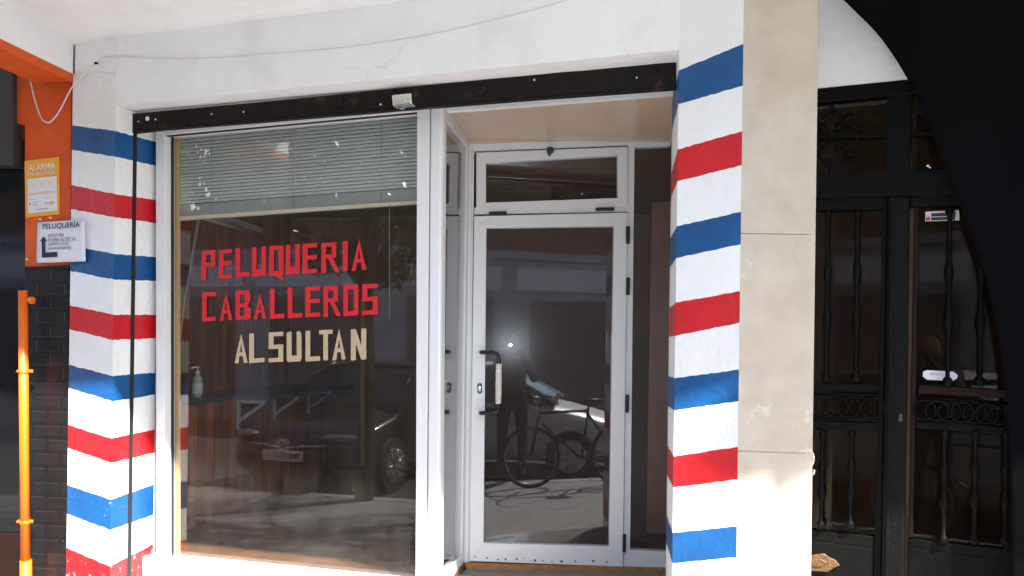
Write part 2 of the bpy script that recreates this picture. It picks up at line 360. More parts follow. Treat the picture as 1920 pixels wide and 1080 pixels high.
def edge(pt):                                    # pixel x of an upright edge through plan point pt, as a function of y
    def f(y, pt=pt):
        u = pt[0]/pt[1]; v = (CY-y)/FPX
        # X = u' cr - v sr = u  ->  u'
        return CX + FPX*(u + v*sr)/cr
    f.pt = pt; return f
class E:
    def __init__(s, pt): s.pt = pt
    def __call__(s, y): return CX + FPX*(s.pt[0]/s.pt[1] + (CY-y)/FPX*sr)/cr
    def __mul__(s, k): return s.pt[0]*100*k
bandsL = [(235, 246, 281, 294, 2), (347, 363.5, 392, 407, 1), (460, 476, 508, 524, 2), (572.5, 590, 617, 637.5, 1), (684, 705, 727.5, 752.5, 2),
          (796.5, 822, 840, 868, 1), (909, 937, 964, 994, 2), (1027, 1062, 1077, 1115, 1), (1150, 1180, 1200, 1235, 2)]
bandsR = [(246, 268, 294, 312, 2), (363.5, 376, 407, 419, 1), (476, 482.5, 524, 526.5, 2), (590, 590, 637.5, 634, 1), (705, 698.5, 752.5, 740, 2),
          (822, 805, 868, 849, 1), (937, 908, 994, 965, 2), (1062, 1020, 1115, 1070, 1), (1180, 1125, 1235, 1180, 2)]
bm = new_bm()
stripes(bm, colL, E(L0), E(L1), bandsL, (138.5, 138.5), (1330, 1330))
stripes(bm, revL, E(L1), E(L2), bandsR, (198, 226), (1330, 1290))
bmesh.ops.remove_doubles(bm, verts=bm.verts, dist=.0015)
link('striped_column', bm, MS, shop)['label'] = 'white column with blue and red painted bands left of the window'
bandsA = [(132, 82.5, 195, 161, 2), (280, 246, 340, 310, 1), (424, 397, 484, 458, 2), (567, 546, 630, 605, 1), (709, 693, 770, 752, 2), (856, 838, 914, 899, 1),
          (999, 987, 1056, 1045, 2), (1140, 1135, 1200, 1195, 1)]
bandsB = [(187, 132, 245, 195, 2), (325, 280, 372, 340, 1), (447, 424, 502, 484, 2), (577, 567, 631, 630, 1), (705, 709, 761, 770, 2), (835, 856, 890, 914, 1),
          (965, 999, 1017, 1056, 2), (1100, 1140, 1155, 1200, 1)]
bm = new_bm()
stripes(bm, pilA, E(P1), E(P2), bandsA, (-120, -130), (1400, 1420))
stripes(bm, pilR, E(P1b), E(P1), bandsB, (-60, -120), (1330, 1400), 8)
bmesh.ops.remove_doubles(bm, verts=bm.verts, dist=.0015)
link('striped_column', bm, MS, shop)['label'] = 'white pillar with sloping blue and red painted bands between doorway and marble'
# solid cores behind the painted faces
bm = new_bm()
def inset(pts, d):                               # move plan points towards their centroid
    c = Vector((sum(p[0] for p in pts)/len(pts), sum(p[1] for p in pts)/len(pts)))
    return [((Vector(p)-c)*(1-d/(Vector(p)-c).length)+c)[:] for p in pts]
plan(bm, inset([L0, L1, L2, (L2[0]-.03, L2[1]+.2), (L0[0]+.02, L0[1]+.35)], .008), -.2, CEIL+.1)
link('column_core', bm, white, shop); bm = new_bm(); plan(bm, inset([P1, P2, P3, (1.40, 3.70), (1.1, 4.30), P1b], .012), -.2, CEIL+.1)
link('column_core', bm, white, shop)
# lintel wall over the window (front face subdivided a little out of true, like hand plaster)
bm = new_bm()
zl0 = linP.at(213, 198).z; zl1 = linP.at(1277, 93).z
N = 26
fr = []
for j in range(5):
    row = []
    for i in range(N+1):
        t = i/N; z = lerp(lerp(zl0, zl1, t), CEIL+.1, j/4)
        off = random.uniform(-.0025, .0025) if 0 < i < N else 0
        row.append(bm.verts.new(linP.w(linP.len()*t, z + (random.uniform(-.002, .002) if j == 0 else 0), off)))
    fr.append(row)
back = [[bm.verts.new(linP.w(linP.len()*i/N, z, -.34)) for i in range(N+1)] for z in ((zl0+zl1)/2+.004,)]
for j in range(4):
    for i in range(N): bm.faces.new((fr[j][i], fr[j][i+1], fr[j+1][i+1], fr[j+1][i]))
for i in range(N): bm.faces.new((fr[0][i], back[0][i], back[0][i+1], fr[0][i+1]))
link('lintel_wall', bm, white, shop)
bm = new_bm(); plan(bm, [st(-9, -7), st(9, -7), st(9, -.36), st(-9, -.36)], CEIL+.02, CEIL+.25); link('upper_floor', bm, white, shop)
bm = new_bm(); plan(bm, [st(-12, -.35), st(12, -.35), st(12, -.05), st(-12, -.05)], CEIL+.25, 8.0); link('upper_wall', bm, white, shop)
# balcony slab whose underside is the white ceiling at the top of the picture
OVER = 1.46
bm = new_bm()
nx, ny = 60, 10
g = [[None]*(ny+1) for _ in range(nx+1)]
for i in range(nx+1):
    for j in range(ny+1):
        a = lerp(-9, 9, i/nx); b = lerp(-.36, OVER, j/ny); p = st(a, b)
        g[i][j] = bm.verts.new((p[0], p[1], CEIL + (random.uniform(-.002, .002) if 0 < j < ny else 0)))
for i in range(nx):
    for j in range(ny): bm.faces.new((g[i][j], g[i][j+1], g[i+1][j+1], g[i+1][j]))
a0, a1 = st(-9, OVER), st(9, OVER)
poly3(bm, [Vector((*a0, CEIL)), Vector((*a1, CEIL)), Vector((*a1, CEIL+.24)), Vector((*a0, CEIL+.24))])
poly3(bm, [Vector((*st(-9, -.36), CEIL+.24)), Vector((*st(9, -.36), CEIL+.24)), Vector((*a1, CEIL+.24)), Vector((*a0, CEIL+.24))])
link('balcony_slab', bm, white, shop)
# marble cladding: three slabs with open joints
def mslab(pts):
    bm = new_bm(); prism(bm, pts, marP, .0, .035); link('marble_slab', bm, marble, shop, bevel=.0015)
e2x, e3x = E(P2), E(P3)
def mp(f, y): return (f(y), y)
mslab([mp(e2x, -120), mp(e3x, -120), mp(e3x, 439), mp(e2x, 437)])
mslab([mp(e2x, 438.5), mp(e3x, 440.5), mp(e3x, 849), mp(e2x, 844.5)])
mslab([mp(e2x, 847), mp(e3x, 851.5), mp(e3x, 1320), mp(e2x, 1320)])
bm = new_bm(); extr(bm, [Vector((P3[0]+.001, P3[1]+.002, -.1)), Vector((P3[0]+.001, P3[1]+.002, CEIL)), Vector((1.40, 3.72, CEIL)), Vector((1.40, 3.72, -.1))], (-.03, .0, 0)); link('marble_return', bm, marble, shop)
# shutter housing rail with its lock
bm = new_bm()
up = [(248, 213), (500, 190), (760, 164), (1010, 139), (1150, 124.5), (1256, 114), (1271, 118)]
lo = [(1271, 166), (1010, 185), (760, 205), (500, 227), (300, 243), (248, 249)]
prism(bm, up+lo, beamP, 0, .03)
prism(bm, [(250, 238), (760, 194), (1268, 155), (1270, 160), (760, 199), (250, 243)], beamP, .006, .008)
rail = link('shutter_rail', bm, blackiron, shop, bevel=.002)
for x, y, r, m in ((277, 222.5, 4.5, alu), (292, 224, 1.8, alu), (260, 228, 1.3, alu), (397, 214, 1.4, alu), (457, 210, 1.8, alu), (714, 196, 1.8, alu), (1002, 150, 1.7, alu),
                   (1231, 129, 6, rust), (1194, 146, 1.5, alu), (1134, 167.5, 1.3, gold), (630, 200, 3, rust)):
    bm = new_bm(); c = beamP.at(x, y, .001); disc_cyl(bm, c, beamP.n3, r/FPX*4, .004, 12); link('screw_hole', bm, m, rail)
bm = new_bm()
prism(bm, [(734, 178), (771, 174), (772.5, 195), (736, 199.5)], beamP, .055, .05)
lk = link('shutter_lock', bm, chrome, rail, bevel=.006)
bm = new_bm(); disc_cyl(bm, beamP.at(759, 185.5, .055), beamP.n3, .010, .004, 16)
link('lock_cylinder', bm, chrome, rail); bm = new_bm(); prism(bm, [(749, 200), (757, 199), (757, 203), (749, 204)], beamP, .03, .02); link('latch_tab', bm, chrome, rail)
# guide slot for the shutter in the left reveal
bm = new_bm()
t0, t1 = E((-2.063, 4.302)), E((-2.044, 4.335))
extr(bm, [revL.at(t0(222), 222, .004), revL.at(t0(222)+6.5, 222, .004), revL.at(t0(1330)+6.5, 1330, .004), revL.at(t0(1330), 1330, .004)], -revL.n3*.02)
link('shutter_guide', bm, slot, shop)

# low wall below the window and recess step
bm = new_bm(); wbox(bm, winP, -.05, winP.len()+.03, -.1, .355, .02, .1); link('window_plinth', bm, paint_w, shop)

# ---- display window
def frame_obj(name, parts, pl, m, parent, off=0, th=.05, bevel=.002):
    bm = new_bm()
    for i, p in enumerate(parts): prism(bm, p, pl, off - .0006*i, th)
    return link(name, bm, m, parent, bevel=bevel)
wf = frame_obj('window_frame', [
    [(292, 232), (308, 232), (309, 1052), (293, 1052)],
    [(308, 246), (308, 253), (790, 208), (790, 196)],
    [(782, 195), (806, 192), (798, 1200), (779, 1200)],
    [(293, 1052), (332, 1053), (630, 1079), (782, 1092), (782, 1200), (293, 1200)]], winP, alu, shop, .0, .085)
bm = new_bm(); prism(bm, [(309.2, 254), (790, 206), (784, 1092), (309, 1052)], winP, -.06, .004); link('glass', bm, win_glass, wf)
bm = new_bm(); prism(bm, [(321, 256), (324, 256), (324, 1048), (321, 1048)], winP, -.05, .009); prism(bm, [(308, 253), (790, 208), (790, 211), (312, 255.5)], winP, -.012, .02); link('rubber_gasket', bm, slot, wf)
# rounded corner post
bm = new_bm(); c = Vector((WP1[0]-.018, WP1[1]-.005, 0)); 
prism(bm, [(806.5, 190), (829.5, 192), (822, 1200), (798.5, 1200)], winP, .006, .075); link('corner_post', bm, alu, shop, bevel=.014)
# ---- side window of the bay, running back to the door
SL = sideP.len()
bm = new_bm()
wbox(bm, sideP, .01, .035, .25, ZTOP, .0, .045); wbox(bm, sideP, SL-.045, SL-.012, .25, ZTOP, -.0005, .045)
wbox(bm, sideP, .035, SL-.045, ZTOP-.055, ZTOP, .0003, .045); wbox(bm, sideP, .035, SL-.045, .25, .36, .0003, .045)
sw = link('side_window_frame', bm, alu, shop, bevel=.002)
bm = new_bm(); wbox(bm, sideP, .03, SL-.04, .355, ZTOP-.05, -.008, .004); link('glass', bm, door_glass, sw)
# ---- doorway frame
df = frame_obj('door_frame', [
    [(872, 271), (889, 270), (881, 1062), (866, 1062)],
    [(889, 270), (1258, 257), (1258, 273), (1190, 276), (1189, 272), (889, 284)],
    [(1178, 272), (1190, 271.6), (1181, 1074), (1168.5, 1070)],
    [(889, 389), (1178, 386), (1178, 397), (889, 402)],
    [(1181, 1031), (1256, 1035), (1256, 1078), (1180, 1074)]], doorP, alu, shop, 0, .06)
bm = new_bm(); prism(bm, [(1189, 274), (1262, 271), (1250, 1037), (1180, 1033)], doorP, -.03, .005); link('glass', bm, door_glass, df)
bm = new_bm(); prism(bm, [(876, 274), (880, 274), (872, 1060), (868, 1060)], doorP, .005, .01); prism(bm, [(884.5, 274), (886, 274), (878.5, 1060), (877, 1060)], doorP, .003, .008); link('track_groove', bm, alu_grey, df)
def ringframe(name, o, i, pl, m, parent, off, th):
    parts = [[o[0], o[1], i[1], i[0]], [o[1], o[2], i[2], i[1]], [o[2], o[3], i[3], i[2]], [o[3], o[0], i[0], i[3]]]
    return frame_obj(name, parts, pl, m, parent, off, th, .0025)
ts = ringframe('transom_window', [(893, 286), (1177, 275), (1177, 387), (893, 398)], [(911, 305), (1158, 291), (1158, 371), (911, 380)], doorP, alu, shop, .012, .05)
bm = new_bm(); prism(bm, [(909, 303), (1160, 289), (1160, 373), (909, 382)], doorP, -.02, .005); link('glass', bm, door_glass, ts)
bm = new_bm(); prism(bm, [(1026, 275), (1036, 275), (1039, 279), (1038, 286), (1034, 287), (1033, 291), (1028, 291), (1027, 287), (1025, 284)], doorP, .035, .024); link('catch', bm, plastic_k, ts, bevel=.003)
for q in ([(917, 397), (950, 396), (950, 401.5), (917, 402.5)], [(1117, 390), (1152, 389), (1152, 394), (1117, 395)]):
    bm = new_bm(); prism(bm, q, doorP, .025, .018); link('hinge', bm, plastic_k, ts, bevel=.002)
dl = ringframe('entrance_door', [(889, 405), (1176.5, 398.5), (1168, 1063), (880, 1052)], [(912, 427), (1151, 424), (1142, 1025), (906.5, 1018)], doorP, alu, shop, .016, .05)
bm = new_bm(); prism(bm, [(910, 425), (1153, 422), (1144, 1027), (904, 1020)], doorP, -.015, .005); link('glass', bm, door_glass, dl)
bm = new_bm()
rng = random.Random(3)
for x, y in ((891, 1044), (913, 1046), (934, 1049), (948, 1048.6), (969, 1048), (981, 1046), (995, 1051), (1003, 1051), (1018, 1051.5), (1035, 1052.6), (1053, 1052.5), (1079, 1052.5), (1112, 1052), (1138, 1053.5)):
    r = rng.uniform(1.0, 2.6)/FPX*4.6; bm = new_bm(); disc_cyl(bm, doorP.at(x, y, .0165), doorP.n3, r, .0015, 8)
    link('rust_spot', bm, mat('rust_spot', (.10, .06, .035), .8), dl)
for q in ([(1174, 424), (1181.5, 424), (1181, 457), (1174, 457)], [(1174.5, 520), (1181.5, 520), (1181, 553), (1174, 553)], [(1173, 740), (1180, 740), (1179.5, 774), (1173, 774)], [(1168, 1002), (1174, 1002), (1173.5, 1036), (1167.5, 1036)]):
    bm = new_bm(); prism(bm, q, doorP, .034, .02); link('hinge', bm, plastic_k, dl, bevel=.003)
# pull handle
bm = new_bm()
A = doorP.at(901, 660.5, .02); B = doorP.at(936, 684, .085)
tube(bm, smooth_path([doorP.at(902, 660.5, .014), doorP.at(903.5, 660.5, .05), doorP.at(912, 660.8, .075), doorP.at(925, 661.5, .085), doorP.at(933.5, 667, .087), doorP.at(935.3, 684, .087)], 5), .0125, 12)
link('handle_bracket', bm, plastic_k, dl); bm = new_bm()
tube(bm, smooth_path([doorP.at(901, 774, .014), doorP.at(902.5, 774.5, .05), doorP.at(912, 774, .075), doorP.at(925, 773, .085), doorP.at(933, 768, .087), doorP.at(934.3, 755, .087)], 5), .0125, 12)
hd = link('handle_bracket', bm, plastic_k, dl)
bm = new_bm()
top = doorP.at(935.3, 682, .087); bot = doorP.at(934.3, 757, .087); Lh = (top-bot).length
seg, nr = 24, 40; rings = []
for i in range(nr+1):
    t = i/nr; z = t*Lh
    ridge = 1.0
    tw = 0
    if t < .16 or t > .86: ridge = 1.0 + (.10 if (.03 < t < .07 or .10 < t < .145 or .88 < t < .91 or .94 < t < .98) else -.10)
    else: tw = 1
    ring = []
    for k in range(seg):
        a = 2*math.pi*k/seg; r = .0165*ridge*(1+tw*.10*math.cos(5*(a+t*4.2)))
        ring.append(bm.verts.new(bot+Vector((r*math.cos(a), r*math.sin(a), z))))
    rings.append(ring)
for i in range(nr):
    for k in range(seg): bm.faces.new((rings[i][k], rings[i][(k+1) % seg], rings[i+1][(k+1) % seg], rings[i+1][k]))
bm.faces.new(rings[0]); bm.faces.new(rings[-1])
link('twisted_grip', bm, mat('ivory_plastic', (.72, .69, .62), .35), dl, smooth=False)
bm = new_bm()
pts = [(899.5+4.3*math.cos(a), 728+(6 if math.sin(a) > 0 else -6)+4*math.sin(a)) for a in [k*math.pi/8+.001 for k in range(16)]]
prism(bm, pts, doorP, .021, .006); lk = link('lock', bm, plastic_k, dl)
bm = new_bm(); disc_cyl(bm, doorP.at(899.5, 725.5, .021), doorP.n3, .0075, .012, 14); prism(bm, quad(898, 728, 901, 734), doorP, .028, .007); link('lock_cylinder', bm, chrome, dl)
# recess ceiling and front trim
bm = new_bm(); plan(bm, [(-.40, 3.90), (.95, 3.52), (1.05, 4.59), (-.25, 4.59), (-.34, 4.56)], ZTOP, ZTOP+.05); link('recess_ceiling', bm, tan, shop)
bm = new_bm(); prism(bm, [(834, 201), (1260, 168), (1260, 177), (838, 209)], PL((-.36, 3.90), (.9, 3.57)), 0, .03); link('recess_trim', bm, alu, shop)
bm = new_bm(); prism(bm, [(870, 254), (1262, 246), (1258, 257), (872, 271)], doorP, .004, .03); link('recess_cornice', bm, tan, shop)
# recess floor, threshold
bm = new_bm(); plan(bm, [(-.40, 3.94), (.95, 3.4), (1.0, 4.585), (-.31, 4.585)], -.1, .262); link('doorstep', bm, granite, shop)
bm = new_bm(); prism(bm, [(874, 1055), (1256, 1066), (1256, 1085), (874, 1072)], doorP, .02, .08); link('door_sill', bm, mat('orange_tile', (.42, .20, .06), .4, noise=.5, nscale=20), shop)
# interior shell
iL = PL((-2.15-.08, 4.6), (-1.78, 7.86)); iB = PL((-3.2, 7.995), (1.6, 7.33))
def ip(px, Y): return pY(px, Y)
bm = new_bm(); plan(bm, [(-3.0, 4.85), (-1.95, 4.56), (-.34, 4.08), (-.24, 4.67), (1.6, 4.67), (1.75, 7.9), (-2.9, 8.2)], -.05, ZIN); link('interior_floor', bm, floor_in, shop)
bm = new_bm(); plan(bm, [(-3.0, 4.80), (-1.9, 4.56), (-.36, 4.10), (-.24, 4.67), (1.6, 4.67), (1.75, 7.9), (-2.9, 8.2)], 2.80, 2.9); link('interior_ceiling', bm, brown_in, shop)
CT = 1.155      # counter height
bm = new_bm()   # lower left wall, pine boards
a, b = Vector((-2.245, 4.60)), Vector((-1.775, 7.9)); dd = (b-a).normalized(); nn = Vector((-dd.y, dd.x))
extr(bm, [Vector((*a, ZIN)), Vector((*b, ZIN)), Vector((*b, CT-.03)), Vector((*a, CT-.03))], (nn.x*.03, nn.y*.03, 0)); link('wood_wainscot', bm, woodL, shop)
au, bu = a+nn*.42, b+nn*.42
bm = new_bm(); extr(bm, [Vector((*au, CT)), Vector((*bu, CT)), Vector((*bu, 2.8)), Vector((*au, 2.8))], (nn.x*.05, nn.y*.05, 0)); link('wood_wall', bm, woodL, shop)
bm = new_bm(); extr(bm, [Vector((-3.1, 7.98, ZIN)), Vector((1.7, 7.32, ZIN)), Vector((1.7, 7.32, 2.8)), Vector((-3.1, 7.98, 2.8))], (.014, .1, 0)); link('back_wall', bm, brown_in, shop)
bm = new_bm(); plan(bm, [(1.55, 4.67), (1.62, 4.67), (1.75, 7.4), (1.68, 7.4)], ZIN-.1, 2.85); link('interior_wall', bm, brown_in, shop)
bm = new_bm(); plan(bm, [(-2.75, 4.52), (-2.02, 4.48), (-2.02, 4.56), (-2.75, 4.60)], -.1, 2.85); link('front_return_wall', bm, white, shop)
bm = new_bm(); pb = PL((-2.1, 7.7), (1.0, 7.27)); prism(bm, [(676, 560), (684, 560), (683, 873), (676, 874)], pb, 0, .05); link('corner_batten', bm, mat('pine_batten', (.40, .27, .12), .5), shop)
bm = new_bm(); prism(bm, [(630, 878), (790, 886), (790, 895), (626, 888)], PL((-2.1, 7.75), (1.0, 7.32)), 0, .03); link('skirting', bm, wood_plain, shop)
# yellow-painted jamb just inside the glass
bm = new_bm(); prism(bm, [(325, 256), (334, 255), (334, 1052), (328, 1052)], winP, -.10, .02); link('inner_jamb', bm, mat('yellowed_wood', (.62, .40, .14), .5), shop)
# wood door frame seen through the sidelight
bm = new_bm(); dp2 = PL((-.1, 5.2), (1.6, 4.97)); prism(bm, [(1222, 380), (1262, 378), (1254, 1000), (1212, 1000)], dp2, 0, .08); link('inner_door_post', bm, wood_plain, shop)

# ------------------------------------------------------------------ things inside the shop
ct = thing('counter', 'dark worktop along the pine wall on white triangular brackets, behind the window', 'counter', (a.x, a.y, ZIN))
bm = new_bm(); a2 = a+dd*.0; m1 = a+dd*1.30; 
plan(bm, [(a2-nn*0.0)[:], (m1-nn*0.0)[:], (m1-nn*.24)[:], (b-nn*.24)[:], (bu)[:], (au)[:]], CT-.028, CT); link('worktop', bm, counterm, ct, bevel=.003)
for d_ in (1.36, 1.98, 2.7):
    bm = new_bm(); q = a+dd*d_ - nn*.001
    P = lambda o_, z: Vector(((q-nn*o_).x, (q-nn*o_).y, z))
    vec = (dd.x*.02, dd.y*.02, 0)
    extr(bm, [P(0, CT-.03), P(.022, CT-.03), P(.022, CT-.25), P(0, CT-.25)], vec)
    extr(bm, [P(.022, CT-.055), P(.22, CT-.055), P(.22, CT-.03), P(.022, CT-.03)], vec)
    extr(bm, [P(.022, CT-.2), P(.022, CT-.17), P(.19, CT-.055), P(.22, CT-.055)], vec)
    link('bracket', bm, mat('grey_bracket', (.26, .25, .24), .5), ct)
bt = thing('pump_bottle', 'clear pump bottle of hand gel with white label on the dark worktop', 'bottle', (0, 0, 0))
pb2 = PL((-3, 5.72), (-2, 5.68)); base = pb2.at(370, 752); base.z = CT+.001
bt.location = base; bt['_base'] = tuple(base)
bm = new_bm(); lathe(bm, base, [(.03, 0), (.036, .01), (.036, .12), (.03, .145), (.014, .158), (.014, .17)], 16); bb = link('bottle_body', bm, mat('cloudy_bottle', (.45, .48, .46), .15), bt)
bm = new_bm(); lathe(bm, base+Vector((0, 0, .03)), [(.0365, 0), (.0375, .002), (.0375, .07), (.0365, .072)], 16); link('paper_label', bm, sign_w, bb)
bm = new_bm(); lathe(bm, base+Vector((0, 0, .17)), [(.017, 0), (.017, .018), (.006, .02), (.006, .04), (.012, .042), (.012, .052)], 12)
tube(bm, [base+Vector((0, 0, .216)), base+Vector((-.035, -.01, .214)), base+Vector((-.042, -.012, .205))], .006, 8); link('pump', bm, sign_w, bt)
tl = thing('ceiling_batten', 'pale strip light batten high on the pine wall behind the window', 'strip light', (-2.4, 6.5, 2.4))
bm = new_bm(); tw = PL((-2.52, 5.8), (-2.28, 7.4)); 
tube(bm, [Vector((-2.46, 5.85, 2.53)), Vector((-2.30, 7.25, 2.53))], .022, 10); link('tube', bm, mat('pale_tube', (.6, .6, .56), .3), tl)
bm = new_bm(); extr(bm, [Vector((-2.50, 5.85, 2.55)), Vector((-2.44, 5.85, 2.55)), Vector((-2.44, 5.85, 2.60)), Vector((-2.50, 5.85, 2.60))], (.16, 1.4, 0)); link('housing', bm, alu_grey, tl)

# venetian blind
bl = thing('venetian_blind', 'half lowered grey venetian blind hanging behind the display window', 'blind', tuple(winP.at(560, 232, -.10)))
OFFB = -.125
xl, xr = 331, 789
def by(t, x):                                    # pixel row of blind height t (0 top, 1 bottom rail)
    yt = lerp(252, 206, (x-331)/458.0); yb = lerp(407, 376, (x-331)/458.0); return lerp(yt, yb, t)
NS = 21
first = None
for i in range(NS):
    t = i/NS*.86 + .012
    pa, pb_ = winP.at(xl, by(t, xl), OFFB), winP.at(xr, by(t, xr), OFFB)
    bm = new_bm()
    K = 1
    d = -winP.n3*.012 + Vector((0, 0, -.0125))
    md = winP.n3*.004 + Vector((0, 0, -.001))
    for (p, q) in ((pa-d, pa+md), (pa+md, pa+d)): pass
    prof = [(-.002, .0095), (.0005, .0078), (.002, .0040), (.003, -.0010), (.0032, -.0060), (.0025, -.0090)]
    va = [pa+winP.n3*o_+Vector((0, 0, z_)) for o_, z_ in prof]; vb = [pb_+winP.n3*o_+Vector((0, 0, z_)) for o_, z_ in prof]
    A_ = [bm.verts.new(v) for v in va]; B_ = [bm.verts.new(v) for v in vb]
    for k in range(5): f = bm.faces.new((A_[k], B_[k], B_[k+1], A_[k+1])); f.smooth = True
    link('slat', bm, slatm, bl)
bm = new_bm()
for i in range(17):
    t = .858+i*.0078
    prism(bm, [(xl, by(t, xl)), (xr, by(t, xr)), (xr, by(t+.004, xr)), (xl, by(t+.004, xl))], winP, OFFB+.012, .026)
link('stacked_slats', bm, slatm, bl)
bm = new_bm(); prism(bm, [(328, 406), (790, 374.5), (790, 381.5), (328, 413.5)], winP, OFFB+.016, .03); link('bottom_rail', bm, cream, bl, bevel=.002)
bm = new_bm(); prism(bm, [(331, 240), (789, 195), (789, 207), (331, 252)], winP, OFFB+.016, .04); link('head_rail', bm, cream, bl)
for x in (397, 550, 715):
    bm = new_bm(); tube(bm, [winP.at(x, by(.0, x), OFFB+.018), winP.at(x, by(1.0, x), OFFB+.018)], .0012, 5)
    kn = [winP.at(x+random.uniform(-3, 3), by(.88+.11*k/9, x), OFFB+.02+random.uniform(0, .006)) for k in range(10)]
    tube(bm, kn, .0011, 5); link('ladder_cord', bm, cordm, bl)
bm = new_bm(); tube(bm, [winP.at(550, 235, OFFB+.03), winP.at(552, 330, OFFB+.03), winP.at(555, 345, OFFB+.03)], .003, 6); link('tilt_wand', bm, alu_grey, bl)
bm = new_bm(); tube(bm, [winP.at(730, 380, OFFB+.02), winP.at(730.5, 598, OFFB+.02)], .0013, 6); link('pull_cord', bm, cordm, bl); bm = new_bm()
tube(bm, smooth_path([winP.at(371, 412, OFFB+.02), winP.at(358, 490, OFFB+.02), winP.at(345, 575, OFFB+.02), winP.at(338, 640, OFFB+.02)]), .0016, 5)
tube(bm, smooth_path([winP.at(374, 412, OFFB+.02), winP.at(362, 480, OFFB+.02), winP.at(352, 545, OFFB+.02)]), .0012, 5)
link('pull_cord', bm, cordm, bl)

# ------------------------------------------------------------------ lettering stuck on the window
def R_(a, b, c, d): return [(a, b), (c, b), (c, d), (a, d)]
LET = {
 'P': [R_(0, 0, .33, 1), R_(.33, .86, 1, 1), R_(.33, .45, 1, .58), R_(.68, .58, 1, .86)],
 'E': [R_(0, 0, .34, 1), R_(.34, .86, 1, 1), R_(.34, .0, 1, .14), R_(.34, .46, .98, .60)],
 'L': [R_(0, 0, .32, 1), R_(.32, 0, 1, .15)],
 'U': [R_(0, 0, .32, 1), R_(.68, 0, 1, 1), R_(.32, 0, .68, .24)],
 'V': [[(0, .08), (.08, 0), (.33, 0), (.33, 1), (0, .97)], [(.67, 0), (.9, 0), (1, .1), (.97, .93), (.85, 1), (.67, .98)], R_(.33, 0, .67, .2)],
 'Q': [R_(0, .0, .33, 1), R_(.67, 0, 1, 1), R_(.33, .85, .67, 1), R_(.33, 0, .67, .15), [(.42, 0), (.88, 0), (1.0, -.2)]],
 'O': [R_(0, .0, .30, 1), R_(.70, 0, 1, 1), R_(.30, .85, .70, 1), R_(.30, 0, .70, .14)],
 'R': [R_(0, 0, .30, 1), R_(.30, .86, .97, 1), R_(.30, .48, .97, .6), R_(.68, .6, .97, .86), [(.42, .48), (.72, .48), (1.2, 0), (.9, 0)]],
 'I': [R_(0, 0, 1, 1)],
 'A': [[(0, 0), (.30, 0), (.5, .70), (.5, 1)], [(.70, 0), (1, 0), (.5, 1), (.5, .70)], [(.371, .25), (.629, .25), (.592, .38), (.408, .38)]],
 'C': [R_(0, 0, .32, 1), R_(.32, .86, 1, .99), R_(.32, 0, .95, .14)],
 'B': [R_(0, 0, .28, 1), R_(.28, .86, .9, 1), R_(.28, .42, .82, .56), R_(.28, 0, .85, .13), [(.6, .56), (.82, .52), (.96, .68), (.98, .9), (.9, .86), (.6, .86)], [(.58, .13), (.85, .13), (.85, .0), (1, .08), (1, .36), (.82, .45), (.58, .42)]],
 'S': [R_(0, .86, 1, 1), R_(0, .58, .33, .86), R_(0, .44, 1, .58), R_(.67, .14, 1, .44), R_(0, 0, 1, .14)],
 'T': [R_(0, .86, 1, 1), R_(.31, 0, .66, .86)],
 'N': [R_(0, 0, .32, 1), R_(.68, 0, 1, 1), [(.32, 1), (.32, .55), (.68, 0), (.68, .45)]],
}
S5 = 380/1578.0
def letters(row, m, label):
    root = thing('window_lettering', label, 'lettering', tuple(winP.at(340+row[0][1]*S5, 440+row[0][5]*S5)), 'vinyl lettering on the display window')
    for ch, x0, x1, ytl, ytr, ybl, ybr in row:
        bm = new_bm()
        for pg in LET[ch]:
            pts = []
            for s, t in pg:
                x = lerp(x0, x1, s); y = lerp(lerp(ybl, ybr, s), lerp(ytl, ytr, s), t)
                pts.append((340+x*S5, 440+y*S5))
            prism(bm, pts, winP, -.0565, .001)
        link('letter', bm, m, root)
letters([('P', 158, 265, 128, 120, 355, 350), ('E', 293, 395, 120, 110, 348, 338), ('L', 424, 530, 103, 98, 333, 325), ('U', 550, 660, 98, 92, 328, 318), ('Q', 685, 795, 90, 83, 321, 314),
         ('U', 815, 922, 80, 72, 313, 306), ('E', 945, 1058, 74, 64, 306, 297), ('R', 1090, 1210, 64, 57, 299, 290), ('I', 1257, 1295, 52, 48, 287, 283), ('A', 1325, 1442, 40, 36, 282, 272)],
        red_tape, 'red block letters PELUQUERIA, the top line on the window glass')
letters([('C', 163, 272, 450, 445, 677, 668), ('A', 298, 398, 452, 450, 670, 665), ('B', 422, 542, 436, 433, 665, 661), ('A', 563, 663, 462, 458, 662, 654), ('L', 690, 803, 422, 418, 656, 650),
         ('L', 828, 942, 413, 408, 651, 644), ('E', 965, 1082, 408, 403, 644, 637), ('R', 1107, 1222, 402, 398, 641, 632), ('O', 1262, 1378, 392, 388, 633, 626), ('S', 1408, 1530, 386, 380, 626, 618)],
        red_tape, 'red block letters CABALLEROS, the middle line on the window glass')
letters([('A', 414, 517, 772, 770, 1002, 998), ('L', 528, 647, 770, 764, 1001, 992), ('S', 680, 793, 761, 755, 994, 989), ('V', 820, 937, 755, 750, 992, 986), ('L', 967, 1080, 750, 744, 988, 981),
         ('T', 1073, 1177, 744, 738, 980, 975), ('A', 1175, 1280, 736, 733, 978, 970), ('N', 1320, 1440, 738, 730, 979, 971)],
        beige_tape, 'speckled cream letters AL SULTAN, the bottom line on the window glass')
